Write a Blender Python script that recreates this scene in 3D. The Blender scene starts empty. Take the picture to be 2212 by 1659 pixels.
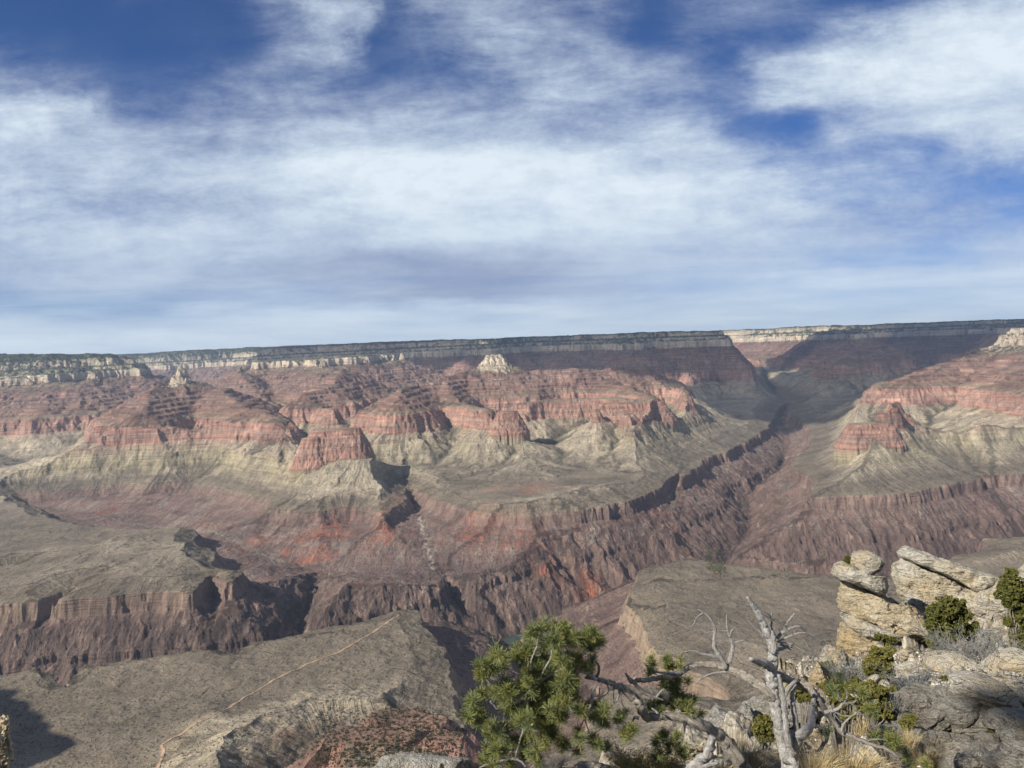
import bpy, bmesh, math, random, os, time
import numpy as np
from mathutils import Vector, Matrix, Euler
T0 = time.time()
DEV = os.environ.get('DEVSKIP', '')
C = bpy.context.scene.collection
R = math.radians

# ------------------------------------------------------------------ camera
FPX, CXP, CYP = 1597.0, 1106.0, 829.5       # focal length and centre on the 2212 px wide reading grid
PITCH, ROLL = R(-2.05), R(1.45)
cam_d = bpy.data.cameras.new('camera'); cam = bpy.data.objects.new('camera', cam_d); C.objects.link(cam)
cam_d.sensor_width = 36.0; cam_d.lens = 36.0 * FPX / 2212.0
cam_d.clip_start = 0.05; cam_d.clip_end = 120000.0
_f = Vector((0, math.cos(PITCH), math.sin(PITCH)))
_r0 = Vector((1, 0, 0)); _u0 = _r0.cross(_f)
_r = _r0 * math.cos(ROLL) - _u0 * math.sin(ROLL)
_u = _u0 * math.cos(ROLL) + _r0 * math.sin(ROLL)
cam.matrix_world = Matrix(((_r.x, _u.x, -_f.x, 0), (_r.y, _u.y, -_f.y, 0), (_r.z, _u.z, -_f.z, 0), (0, 0, 0, 1)))
bpy.context.scene.camera = cam

# ------------------------------------------------------------------ sun
SUN_AZ, SUN_EL = R(-127), R(34)             # azimuth from the view direction (+Y), to the left and behind
SUN = Vector((math.sin(SUN_AZ) * math.cos(SUN_EL), math.cos(SUN_AZ) * math.cos(SUN_EL), math.sin(SUN_EL)))
sd = bpy.data.lights.new('sun', 'SUN'); sd.energy = 4.7; sd.angle = R(0.53); sd.color = (1.0, 0.93, 0.82)
so = bpy.data.objects.new('sun', sd); C.objects.link(so)
so.rotation_euler = SUN.to_track_quat('Z', 'Y').to_euler()
scn = bpy.context.scene
scn.view_settings.view_transform = 'Standard'; scn.view_settings.look = 'None'
scn.view_settings.exposure = 0.52; scn.view_settings.gamma = 1.0
scn.view_settings.use_curve_mapping = False
scn.cycles.use_denoising = True
scn.cycles.max_bounces = 5; scn.cycles.diffuse_bounces = 2; scn.cycles.glossy_bounces = 1
scn.cycles.transmission_bounces = 2; scn.cycles.volume_bounces = 0; scn.cycles.transparent_max_bounces = 12
scn.cycles.caustics_reflective = False; scn.cycles.caustics_refractive = False

# ------------------------------------------------------------------ node helper
class NT:
    def __init__(s, tree): s.t = tree; s.n = tree.nodes; s.l = tree.links
    def node(s, typ, **kw):
        n = s.n.new(typ)
        for k, v in kw.items():
            setattr(n, k, v)
        return n
    def set(s, sock, v):
        if hasattr(v, 'is_output') or isinstance(v, bpy.types.NodeSocket): s.l.new(v, sock)
        elif v is not None:
            if sock.type == 'RGBA' and len(v) == 3: v = (*v, 1)
            sock.default_value = v
    def math(s, op, a, b=None, c=None, clamp=False):
        n = s.node('ShaderNodeMath', operation=op); n.use_clamp = clamp
        s.set(n.inputs[0], a)
        if b is not None: s.set(n.inputs[1], b)
        if c is not None: s.set(n.inputs[2], c)
        return n.outputs[0]
    def vmath(s, op, a, b=None, scale=None):
        n = s.node('ShaderNodeVectorMath', operation=op)
        s.set(n.inputs[0], a)
        if b is not None: s.set(n.inputs[1], b)
        if scale is not None: s.set(n.inputs['Scale'], scale)
        return n.outputs['Value'] if op in ('LENGTH', 'DOT_PRODUCT', 'DISTANCE') else n.outputs[0]
    def mix(s, f, a, b, blend='MIX'):
        n = s.node('ShaderNodeMix', data_type='RGBA', blend_type=blend)
        s.set(n.inputs[0], f); s.set(n.inputs[6], a); s.set(n.inputs[7], b)
        return n.outputs[2]
    def mapr(s, v, a, b, c=0.0, d=1.0, smooth=False):
        n = s.node('ShaderNodeMapRange', interpolation_type='SMOOTHSTEP' if smooth else 'LINEAR')
        for i, q in enumerate((v, a, b, c, d)): s.set(n.inputs[i], q)
        return n.outputs[0]
    def noise(s, vec, scale=1.0, detail=4.0, rough=0.5, lac=2.0, dist=0.0, color=False, w=None):
        n = s.node('ShaderNodeTexNoise')
        s.set(n.inputs['Vector'], vec); n.inputs['Scale'].default_value = scale
        n.inputs['Detail'].default_value = detail; n.inputs['Roughness'].default_value = rough
        n.inputs['Lacunarity'].default_value = lac; n.inputs['Distortion'].default_value = dist
        return n.outputs['Color'] if color else n.outputs[0]
    def ramp(s, v, stops, interp='LINEAR'):
        n = s.node('ShaderNodeValToRGB'); cr = n.color_ramp; cr.interpolation = interp
        while len(cr.elements) > 1: cr.elements.remove(cr.elements[-1])
        for i, (p, c) in enumerate(stops):
            e = cr.elements[0] if i == 0 else cr.elements.new(p)
            e.position = p; e.color = (*c, 1) if len(c) == 3 else c
        s.set(n.inputs[0], v)
        return n.outputs[0]
    def xyz(s, v):
        n = s.node('ShaderNodeSeparateXYZ'); s.set(n.inputs[0], v); return n.outputs
    def comb(s, x, y, z):
        n = s.node('ShaderNodeCombineXYZ')
        for i, q in enumerate((x, y, z)): s.set(n.inputs[i], q)
        return n.outputs[0]
    def bump(s, h, strength, dist, normal=None):
        n = s.node('ShaderNodeBump'); s.set(n.inputs['Height'], h)
        n.inputs['Strength'].default_value = strength; n.inputs['Distance'].default_value = dist
        if normal is not None: s.set(n.inputs['Normal'], normal)
        return n.outputs[0]
def material(name, rough=0.95, spec=0.1):
    m = bpy.data.materials.new(name); m.use_nodes = True
    nt = NT(m.node_tree); b = m.node_tree.nodes['Principled BSDF']
    b.inputs['Roughness'].default_value = rough; b.inputs['Specular IOR Level'].default_value = spec
    return m, nt, b

# ------------------------------------------------------------------ sky: Nishita + procedural cirrus
w = bpy.data.worlds.new('World'); scn.world = w; w.use_nodes = True
W = NT(w.node_tree); bg = w.node_tree.nodes['Background']
sky = W.node('ShaderNodeTexSky', sky_type='NISHITA'); sky.sun_disc = False
sky.sun_elevation = SUN_EL; sky.sun_rotation = SUN_AZ; sky.altitude = 2100.0
sky.air_density = 1.0; sky.dust_density = 0.35; sky.ozone_density = 3.0
tc = W.node('ShaderNodeTexCoord'); D = tc.outputs['Generated']
dx, dy, dz = W.xyz(D)
ady = W.math('MAXIMUM', W.math('ABSOLUTE', dy), 0.12)
zc = W.math('MAXIMUM', dz, 0.0)
U = W.math('DIVIDE', dx, ady); V = W.math('DIVIDE', zc, ady)
# planar coordinates of a high cloud sheet
inv = W.math('DIVIDE', 1.0, W.math('ADD', zc, 0.045))
PL = W.comb(W.math('MULTIPLY', dx, inv), W.math('MULTIPLY', dy, inv), 0.0)
n1 = W.noise(PL, 0.85, 6, 0.55, dist=0.3)
warp = W.noise(PL, 1.6, 3, 0.55, color=True)
UV = W.comb(U, V, 0.0)
wx, wy, wz = W.xyz(warp)
n_im = W.noise(UV, 5.0, 9, 0.66, color=True)
ix, iy, iz = W.xyz(n_im)
Uw = W.math('ADD', U, W.math('MULTIPLY_ADD', wx, 0.10, W.math('MULTIPLY_ADD', ix, 0.14, -0.12)))
Vw = W.math('ADD', V, W.math('MULTIPLY_ADD', wy, 0.02, W.math('MULTIPLY_ADD', iy, 0.05, -0.035)))
# rows of the cloud map: (tan elevation, [(u on the 2212 px grid, cover, brightness), ...])
ROWS = [
 (0.000, [(0,.72,.6),(300,.72,.62),(700,.72,.62),(1106,.65,.62),(1500,.30,.6),(1800,.25,.6),(2212,.3,.6)]),
 (0.030, [(0,.9,.98),(300,.88,.9),(700,.9,.88),(1000,.9,.92),(1400,.9,.82),(1800,.88,.78),(2212,.88,.78)]),
 (0.062, [(0,.85,.8),(250,.8,.72),(480,.84,.85),(760,.9,.9),(950,.85,.75),(1250,.85,.7),(1550,.9,.78),(1900,.88,.85),(2212,.9,.85)]),
 (0.092, [(0,.5,.65),(200,.6,.7),(420,.66,.55),(600,.75,.6),(800,.85,.5),(1000,.85,.32),(1250,.88,.5),(1500,.8,.7),(1800,.85,.8),(2212,.85,.75)]),
 (0.125, [(0,.75,.55),(250,.9,.62),(500,.8,.55),(700,.85,.45),(950,.88,.38),(1150,.92,.42),(1350,.9,.6),(1600,.85,.62),(1900,.66,.6),(2050,.5,.55),(2212,.8,.6)]),
 (0.170, [(0,.85,.62),(250,.92,.72),(500,.92,.7),(750,.95,.66),(1000,.95,.8),(1300,.97,.84),(1600,.92,.72),(1850,.8,.55),(2050,.55,.5),(2212,.4,.5)]),
 (0.215, [(0,.8,.6),(250,.82,.6),(450,.85,.55),(650,.92,.7),(850,.98,.98),(1100,.98,1.0),(1400,.98,.98),(1650,.92,.8),(1850,.65,.6),(1980,.35,.5),(2212,.15,.4)]),
 (0.260, [(0,.82,.6),(250,.85,.6),(450,.85,.62),(700,.98,.98),(1000,.97,.98),(1250,.95,.88),(1450,.85,.7),(1600,.7,.7),(1750,.55,.6),(1850,.6,.6),(2000,.25,.5),(2100,.7,.6),(2212,.85,.7)]),
 (0.305, [(0,.85,.62),(200,.85,.62),(450,.75,.5),(700,.84,.62),(900,.85,.68),(1100,.8,.6),(1300,.7,.55),(1430,.78,.8),(1500,.7,.7),(1620,.15,.5),(1760,.02,.5),(1850,.6,.6),(2000,.9,.72),(2212,.9,.7)]),
 (0.345, [(0,.8,.75),(120,.9,.82),(230,.75,.75),(300,.4,.4),(500,.5,.42),(700,.6,.48),(900,.62,.5),(1100,.55,.5),(1230,.68,.6),(1400,.45,.5),(1560,.2,.4),(1680,.6,.7),(1760,.85,.8),(1950,.95,.9),(2212,.95,.85)]),
 (0.385, [(0,.55,.5),(150,.4,.4),(300,.12,.3),(450,.1,.3),(580,.4,.45),(700,.3,.45),(850,.05,.4),(1000,.25,.45),(1150,.6,.6),(1280,.72,.6),(1430,.5,.5),(1560,.15,.4),(1700,.75,.75),(1850,.9,.9),(2050,1.,1.0),(2212,1.,1.)]),
 (0.425, [(0,.25,.35),(150,.1,.3),(350,.0,.3),(550,.06,.4),(680,.5,.55),(760,.7,.65),(820,.05,.4),(950,.3,.5),(1100,.65,.65),(1250,.4,.5),(1400,.02,.4),(1520,.25,.4),(1700,.12,.4),(1850,.5,.7),(2000,.9,.9),(2212,1.,1.)]),
 (0.470, [(0,.02,.3),(200,.0,.3),(500,.03,.3),(640,.3,.5),(740,.85,.75),(800,.7,.6),(850,.12,.5),(950,.55,.5),(1050,.7,.6),(1180,.5,.5),(1300,.35,.45),(1420,.05,.4),(1560,.3,.45),(1700,.25,.4),(1880,.03,.4),(2050,.3,.5),(2212,.6,.8)]),
 (0.530, [(0,.0,.3),(260,.0,.3),(320,.12,.4),(500,.02,.3),(650,.5,.5),(740,.6,.55),(900,.55,.5),(1150,.4,.5),(1300,.35,.5),(1480,.2,.4),(1650,.5,.5),(1850,.15,.4),(2000,.05,.4),(2212,.05,.4)]),
 (0.700, [(0,.1,.4),(700,.5,.5),(1400,.5,.5),(2212,.4,.5)]),
]
uu = W.mapr(Uw, -0.72, 0.72)
acc = None; prev = None
for i, (v0, st) in enumerate(ROWS):
    rr = W.ramp(uu, [((((p - CXP) / FPX) + 0.72) / 1.44, (c, b, 0)) for p, c, b in st], 'EASE')
    if acc is None: acc = rr
    else: acc = W.mix(W.mapr(Vw, prev, v0, smooth=True), acc, rr)
    prev = v0
sep = W.node('ShaderNodeSeparateColor'); W.set(sep.inputs[0], acc)
cov, bri = sep.outputs[0], sep.outputs[1]
# streaky fibres: stretched along the sheet
rot = W.node('ShaderNodeMapping'); W.set(rot.inputs[0], UV); rot.inputs['Rotation'].default_value = (0, 0, R(-35)); rot.inputs['Scale'].default_value = (3.4, 11.0, 1)
fib = W.noise(rot.outputs[0], 1.9, 12, 0.72, dist=0.22)
fin_ = W.noise(UV, 16.0, 8, 0.7, dist=0.3)
fib = W.math('MULTIPLY_ADD', W.math('SUBTRACT', fin_, 0.5), 0.42, fib)
str2 = W.node('ShaderNodeMapping'); W.set(str2.inputs[0], UV); str2.inputs['Scale'].default_value = (2.2, 22.0, 1); str2.inputs['Rotation'].default_value = (0, 0, R(3))
lay = W.noise(str2.outputs[0], 1.0, 8, 0.62, dist=0.35)
low = W.mapr(V, 0.07, 0.19)                      # 0 near the horizon, 1 high up
tex = W.node('ShaderNodeMix'); W.set(tex.inputs[0], low); W.set(tex.inputs[2], lay); W.set(tex.inputs[3], fib)
tex = tex.outputs[0]
tx = W.math('SUBTRACT', tex, 0.5)
amp = W.math('MULTIPLY', W.math('MULTIPLY', cov, W.math('SUBTRACT', 1.10, cov)), 5.0)
cv = W.math('ADD', cov, W.math('MULTIPLY', tx, amp), clamp=True)
cv = W.math('MULTIPLY', cv, 0.97)
br = W.math('ADD', bri, W.math('MULTIPLY', W.math('SUBTRACT', tex, 0.5), 0.6))
br = W.math('ADD', br, W.math('MULTIPLY', W.math('SUBTRACT', n1, 0.5), 0.25), clamp=True)
ccol = W.ramp(br, [(0.0, (2.8, 3.4, 5.2)), (0.35, (4.1, 4.8, 6.6)), (0.62, (6.3, 7.4, 9.0)), (0.80, (7.8, 9.0, 10.2)), (1.0, (9.3, 10.4, 11.3))])
skc = W.mix(1.0, sky.outputs[0], (0.42, 0.67, 1.04), 'MULTIPLY')
colr = W.mix(cv, skc, ccol)
W.l.new(colr, bg.inputs[0]); bg.inputs[1].default_value = 0.060

# ------------------------------------------------------------------ numpy noise
_rng = np.random.RandomState(7)
_perm = np.concatenate([_rng.permutation(256)] * 3).astype(np.int32)
_ang = _rng.rand(256) * 2 * np.pi
_gx, _gy = np.cos(_ang).astype(np.float32), np.sin(_ang).astype(np.float32)
def pnoise(x, y, seed=0):
    x = np.asarray(x, np.float32) + seed * 17.31; y = np.asarray(y, np.float32) + seed * 9.77
    xf = np.floor(x); yf = np.floor(y)
    xi = xf.astype(np.int32) & 255; yi = yf.astype(np.int32) & 255
    fx = x - xf; fy = y - yf
    u = fx * fx * fx * (fx * (fx * 6 - 15) + 10); v = fy * fy * fy * (fy * (fy * 6 - 15) + 10)
    def g(ix, iy, ax, ay):
        h = _perm[_perm[ix & 255] + (iy & 255)]
        return _gx[h] * ax + _gy[h] * ay
    a = g(xi, yi, fx, fy); b = g(xi + 1, yi, fx - 1, fy)
    c = g(xi, yi + 1, fx, fy - 1); d = g(xi + 1, yi + 1, fx - 1, fy - 1)
    a += u * (b - a); c += u * (d - c)
    return (a + v * (c - a)) * 1.5
def fbm(x, y, oct=4, seed=0, gain=0.5):
    s = 0; a = 1.0
    for i in range(oct):
        s = s + a * pnoise(x * 2 ** i, y * 2 ** i, seed + i * 3); a *= gain
    return s
def ridged(x, y, oct=3, seed=0, gain=0.5):
    s = 0; a = 1.0
    for i in range(oct):
        s = s + a * (1 - 2.0 * np.abs(pnoise(x * 2 ** i, y * 2 ** i, seed + i * 5))); a *= gain
    return s

# ------------------------------------------------------------------ placing by sight: a ray through a point of the photo, stopped at a height or a distance
def ray(u, v):
    d = _f + _r * ((u - CXP) / FPX) + _u * ((CYP - v) / FPX)
    return d / d.y
def tilt(x, y):                                # the beds rise to the north and a little to the east
    return 0.025 * np.clip(y, -500, 8500) + 0.029 * np.clip(np.asarray(y) - 8500, 0, 5500) + 0.012 * np.clip(np.asarray(y) - 14000, 0, 30000) + np.where(np.asarray(x) < 0, 0.028, 0.012) * np.asarray(x) * np.clip(np.asarray(y) / 6000., 0, 1)
def PQ(u, v, q):                               # where the ray meets bed level q
    d = ray(u, v); lo, hi = 50.0, 40000.0
    def f(y): return d.z * y - (q - 2150.0 + float(tilt(d.x * y, y)))
    for _ in range(60):
        m = 0.5 * (lo + hi)
        if f(m) > 0: lo = m
        else: hi = m
    return d.x * lo, lo
def PY(u, ykm): d = ray(u, 829.5 - 0); return d.x * ykm * 1000.0, ykm * 1000.0
def QY(u, v, ykm):                             # bed level of a point seen at (u, v) at distance ykm
    d = ray(u, v); y = ykm * 1000.0
    return d.x * y, y, d.z * y + 2150.0 - float(tilt(d.x * y, y))

# beds: smooth guide height g -> stepped height q (cliffs and benches)
TG = np.array([-500, 600, 822, 830, 982, 1000, 1180, 1300, 1400, 1470, 1490, 1526, 1572, 1600, 1630, 1640, 1680, 1690, 1730, 1740, 1780, 1790, 1830, 1840, 1890, 2003, 2020, 2060, 2072, 2120, 2135, 2150, 2172, 2900], float)
TQ = np.array([-500, 600, 815, 843, 972, 1052, 1095, 1155, 1230, 1310, 1335, 1372, 1520, 1545, 1561, 1583, 1602, 1625, 1644, 1669, 1688, 1712, 1732, 1757, 1800, 1890, 1990, 2025, 2055, 2072, 2112, 2146, 2190, 2910], float)
def inv_t(q): return np.interp(q, TQ, TG)

RIDGES = []                                    # (pts [(x, y, g)], r0, k)
def ridge(pts, r0=0.0, k=0.40, hard=None):
    out = []
    for p in pts:
        if p[2] == 'q':                        # (u, v, 'q', level)
            x, y = PQ(p[0], p[1], p[3]); out.append((x, y, float(inv_t(p[3]))))
        elif p[2] == 'y':                      # (u, v, 'y', km)
            x, y, q = QY(p[0], p[1], p[3]); out.append((x, y, float(inv_t(q))))
        elif p[2] == 'xy':                     # (x km, y km, 'xy', level)
            out.append((p[0] * 1000, p[1] * 1000, float(inv_t(p[3]))))
    if hard: out = [(x, y, hard) for x, y, g in out]
    elif all(1470 < o[2] < 1612 for o in out):   # rims of the great red wall: sheer, with a steep apron
        k = max(k, 0.62); out = [(x, y, min(g, 1576.0)) for x, y, g in out]
    RIDGES.append((out, r0, k))
CONES = []                                     # temple caps set on top of the ridges: (x, y, x2, y2, top level, radius, slope, pale reach)
def cone(u, v, ykm, w, r0, s, reach, red=False):
    x, y, q = QY(u, v, ykm); CONES.append((x - w, y, x + w, y, q, r0, s, reach, red))
cone(1068, 765, 8.7, 55, 45, 1.25, 330)
cone(390, 789, 8.3, 6, 8, 1.7, 190)
cone(2200, 707, 7.9, 60, 20, 1.5, 400)
cone(1878, 914, 5.5, 105, 65, 1.9, 170, True)
cone(725, 926, 5.75, 130, 70, 2.0, 225, True)
cone(670, 945, 5.65, 40, 25, 2.0, 225, True)
cone(1096, 888, 6.45, 40, 55, 1.8, 190, True)
cone(1365, 869, 6.95, 235, 75, 1.7, 190, True)
cone(862, 1544, 1.30, 22, 30, .85, 420, True)
cone(905, 1556, 1.27, 30, 22, .95, 420, True)
cone(800, 1590, 1.20, 45, 35, .8, 420, True)
cone(960, 1590, 1.18, 15, 18, 1.1, 420, True)
GORGES = []                                    # (pts [(x, y, g floor, half width)], k)
def gorge(pts, k=1.0):
    out = []
    for p in pts:
        if p[2] == 'q': x, y = PQ(p[0], p[1], p[3]); out.append((x, y, p[3], p[4]))
        else: out.append((p[0] * 1000, p[1] * 1000, p[3], p[4]))
    GORGES.append((out, k))

# --- far rim (north), from the left edge to the right
ridge([(-9.5, 20, 'xy', 2330), (-6.5, 20, 'xy', 2320), (-3, 20.5, 'xy', 2240), (1, 19, 'xy', 2150), (8, 21, 'xy', 2150), (18, 20, 'xy', 2150)], 1500, .4)
ridge([(-5.0, 17.0, 'xy', 2240), (-3.6, 14.8, 'xy', 2210), (0, 14.2, 'xy', 2150), (2.2, 13.6, 'xy', 2150)], 500, .5)
ridge([(-4.2, 14.0, 'xy', 2200), (-1.2, 13.3, 'xy', 2160), (0.4, 13.3, 'xy', 2150), (1.6, 12.7, 'xy', 2150), (3.0, 12.6, 'xy', 2150)], 150, .48)
ridge([(3.0, 12.6, 'xy', 2120), (3.75, 12.0, 'xy', 1960), (4.2, 11.6, 'xy', 1780)], 40, .5)
# --- rim right of the side canyon
ridge([(2.5, 19.5, 'xy', 2210), (5.8, 18.5, 'xy', 2200), (7.4, 16.6, 'xy', 2180), (9.0, 15.0, 'xy', 2150), (12.5, 13.6, 'xy', 2150), (16, 13, 'xy', 2150)], 300, .5)
ridge([(9.3, 14.2, 'xy', 2060), (8.7, 12.4, 'xy', 1990), (8.0, 11.2, 'xy', 1800)], 60, .45)
ridge([(12, 13, 'xy', 2120), (10.3, 11.8, 'xy', 2000), (9.0, 10.4, 'xy', 1800)], 60, .45)
ridge([(7.0, 16, 'xy', 2100), (6.4, 14.2, 'xy', 1950), (6.0, 12.8, 'xy', 1700), (5.4, 11.4, 'xy', 1540)], 40, .5)
# --- white capped temple at the right edge and its long red shoulder
ridge([(2260, 700, 'y', 8.2), (2205, 740, 'y', 7.9), (2185, 750, 'y', 7.8)], 20, .6)
ridge([(2190, 735, 'y', 7.9), (2100, 762, 'y', 7.9), (2020, 800, 'y', 7.6), (1960, 822, 'y', 7.4), (1900, 822, 'y', 8.0)], 0, .5)
ridge([(2230, 705, 'y', 8.0), (2230, 800, 'y', 6.8), (2250, 850, 'y', 6.0)], 0, .42)
ridge([(1960, 830, 'y', 7.4), (1860, 850, 'y', 7.6), (1815, 858, 'y', 7.4)], 60, .42)
ridge([(2250, 870, 'q', 1545), (2150, 882, 'q', 1545), (2060, 880, 'q', 1545), (1990, 872, 'q', 1560)], 80, .42)
ridge([(2150, 882, 'q', 1545), (2090, 895, 'q', 1540)], 20, .5)
ridge([(1945, 862, 'y', 6.2), (1925, 880, 'q', 1540)], 0, .42)
ridge([(1990, 872, 'q', 1560), (1930, 880, 'q', 1545), (1850, 882, 'q', 1540), (1830, 886, 'q', 1535)], 50, .45)
# small red butte in front (right)
ridge([(1835, 957, 'y', 5.5), (1880, 955, 'y', 5.5), (1930, 957, 'y', 5.5)], 75, .5)
ridge([(1870, 985, 'q', 1200), (1875, 1045, 'q', 1110)], 0, .45)
ridge([(2090, 905, 'q', 1480), (2100, 960, 'q', 1250), (2110, 1010, 'q', 1150)], 0, .45)
ridge([(1850, 890, 'q', 1520), (1740, 930, 'q', 1230), (1690, 960, 'q', 1120)], 60, .40)
# --- long red ridge with the white temple (centre)
ridge([(1040, 792, 'y', 8.7), (1096, 792, 'y', 8.7)], 20, .5)
ridge([(1010, 806, 'y', 8.6), (1068, 804, 'y', 8.7), (1130, 804, 'y', 8.7), (1250, 802, 'y', 8.7), (1330, 800, 'y', 8.9), (1390, 797, 'y', 9.0), (1440, 830, 'y', 8.7)], 30, .58)
ridge([(1010, 800, 'y', 8.6), (960, 815, 'y', 8.3), (905, 832, 'y', 8.0), (870, 838, 'y', 7.4)], 0, .6)
ridge([(1440, 830, 'y', 8.7), (1480, 855, 'y', 8.2), (1500, 880, 'q', 1530)], 20, .5)
ridge([(1310, 820, 'y', 8.4), (1400, 850, 'y', 7.5), (1430, 872, 'q', 1548)], 15, .6)
# mesa (right of centre)
ridge([(1280, 920, 'q', 1310), (1365, 917, 'q', 1320), (1445, 925, 'q', 1305)], 110, .47)
ridge([(1340, 890, 'q', 1480), (1330, 960, 'q', 1200), (1320, 1000, 'q', 1120)], 0, .42)
ridge([(1450, 905, 'q', 1400), (1500, 945, 'q', 1240), (1530, 985, 'q', 1100)], 30, .42)
ridge([(1290, 880, 'q', 1500), (1235, 930, 'q', 1260), (1215, 975, 'q', 1130)], 0, .45)
ridge([(1420, 858, 'q', 1540), (1330, 860, 'q', 1530), (1240, 864, 'q', 1525), (1180, 866, 'q', 1525), (1130, 872, 'q', 1525)], 50, .6)
# small pyramid with the red cap (centre)
ridge([(1070, 945, 'q', 1290), (1125, 945, 'q', 1290)], 35, .48)
ridge([(1085, 950, 'q', 1280), (1075, 975, 'q', 1200), (1060, 1010, 'q', 1110)], 0, .42)
ridge([(1125, 950, 'q', 1270), (1150, 980, 'q', 1190), (1170, 1005, 'q', 1110)], 0, .42)
# red walls left of centre
ridge([(870, 838, 'y', 7.35), (870, 862, 'y', 6.9), (850, 886, 'q', 1540)], 10, .62)
ridge([(835, 882, 'q', 1540), (905, 884, 'q', 1540), (940, 874, 'q', 1540), (1000, 872, 'q', 1545), (1060, 884, 'q', 1535)], 40, .55)
ridge([(905, 884, 'q', 1500), (905, 930, 'q', 1310), (880, 980, 'q', 1160)], 0, .45)
ridge([(960, 815, 'y', 8.3), (980, 850, 'y', 7.6), (1000, 872, 'q', 1545)], 0, .62)
ridge([(740, 800, 'y', 9.4), (720, 835, 'y', 8.6), (660, 855, 'y', 8.2), (640, 872, 'q', 1545), (725, 880, 'q', 1540)], 20, .62)
ridge([(680, 782, 'y', 11.0), (720, 800, 'y', 9.6)], 30, .5)
ridge([(580, 783, 'y', 11.6), (690, 781, 'y', 11.3), (790, 778, 'y', 11.5), (850, 776, 'y', 12.2)], 120, .5)
ridge([(520, 800, 'y', 10.8), (560, 850, 'y', 9.3), (600, 872, 'q', 1550)], 0, .62)
# --- red pyramid with the pale knob (left)
ridge([(391, 805, 'y', 8.3)], 12, .62)
ridge([(340, 840, 'y', 8.1), (391, 832, 'y', 8.3), (440, 836, 'y', 8.3), (475, 846, 'y', 8.2)], 15, .62)
ridge([(475, 838, 'y', 8.2), (510, 866, 'y', 7.7), (540, 885, 'y', 7.1), (612, 905, 'q', 1545)], 10, .5)
ridge([(340, 830, 'y', 8.1), (310, 880, 'y', 7.2), (270, 905, 'q', 1545)], 0, .62)
ridge([(275, 925, 'q', 1540), (330, 912, 'q', 1545), (450, 905, 'q', 1548), (560, 903, 'q', 1545), (620, 908, 'q', 1535)], 70, .5)
ridge([(300, 915, 'q', 1540), (280, 930, 'q', 1532)], 45, .6)
ridge([(300, 912, 'q', 1540), (235, 918, 'q', 1530), (200, 922, 'q', 1520)], 10, .5)
ridge([(275, 960, 'q', 1400), (200, 975, 'q', 1330), (80, 985, 'q', 1290)], 20, .4)
ridge([(290, 960, 'q', 1400), (300, 1000, 'q', 1200)], 0, .45)
ridge([(610, 925, 'q', 1500), (625, 960, 'q', 1300), (600, 1000, 'q', 1170)], 0, .45)
ridge([(440, 940, 'q', 1400), (430, 990, 'q', 1170)], 0, .45)
# --- flat topped mesa at the left edge
ridge([(-300, 768, 'y', 11.3), (0, 766, 'y', 11.2), (120, 764, 'y', 11.0), (225, 763, 'y', 11.3)], 60, .42)
ridge([(225, 763, 'y', 11.3), (270, 785, 'y', 11.2), (315, 812, 'y', 11.0)], 0, .5)
ridge([(-300, 800, 'y', 10.2), (0, 830, 'y', 9.6), (150, 830, 'y', 9.5)], 60, .4)
ridge([(-200, 882, 'q', 1540), (0, 882, 'q', 1540), (60, 880, 'q', 1545), (170, 876, 'q', 1548), (230, 872, 'q', 1550)], 90, .5)
ridge([(5, 885, 'q', 1535), (10, 900, 'q', 1528)], 35, .6)
ridge([(150, 878, 'q', 1535), (160, 885, 'q', 1530)], 35, .6)
ridge([(-100, 930, 'q', 1400), (0, 1000, 'q', 1200)], 0, .4)
# --- dark butte in the middle ground and its long spur
ridge([(655, 987, 'q', 1305), (720, 985, 'q', 1315), (790, 987, 'q', 1305)], 55, .5)
ridge([(618, 982, 'q', 1300), (560, 1035, 'q', 1190), (470, 1085, 'q', 1100)], 0, .5)
ridge([(790, 987, 'q', 1300), (890, 1020, 'q', 1160), (950, 1045, 'q', 1100)], 0, .45)
ridge([(730, 990, 'q', 1290), (745, 1010, 'q', 1200), (770, 1045, 'q', 1110)], 0, .45)
# --- the small pale cone right of centre, other low hills on the bench
ridge([(1322, 1052, 'q', 1175)], 0, .42)
ridge([(640, 1200, 'q', 1100)], 0, .3)
ridge([(2110, 1172, 'q', 1125), (2160, 1180, 'q', 1115)], 30, .9)
ridge([(230, 1180, 'q', 1110)], 0, .3)
ridge([(400, 1185, 'q', 1105)], 0, .3)
# --- south side: the wall under the viewpoint, mounds at the bottom of the photo
ridge([(-20, -0.3, 'xy', 2140), (-8, 0.3, 'xy', 2140), (-3.6, 0.1, 'xy', 2140), (-1.5, -0.5, 'xy', 2140), (0, -0.12, 'xy', 2140), (1.6, -0.35, 'xy', 2140), (3.5, -0.3, 'xy', 2140), (9, 0.6, 'xy', 2140), (20, 0.0, 'xy', 2140)], 100, .72)
ridge([(-3.1, 0.1, 'xy', 2140), (-2.85, 1.45, 'xy', 2100), (-2.62, 1.30, 'xy', 2060), (-2.46, 1.12, 'xy', 2110)], 40, 1.5)
ridge([(-0.14, 0.75, 'xy', 1545), (850, 1536, 'q', 1532), (890, 1538, 'q', 1530)], 78, .95)
ridge([(-0.04, 0.8, 'xy', 1540), (948, 1568, 'q', 1528)], 30, .95)
ridge([(700, 1528, 'q', 1205), (640, 1545, 'q', 1225), (585, 1610, 'q', 1240), (560, 1700, 'q', 1270)], 55, .75)
ridge([(1330, 1640, 'q', 1150), (1500, 1560, 'q', 1110)], 120, .4)

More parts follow.
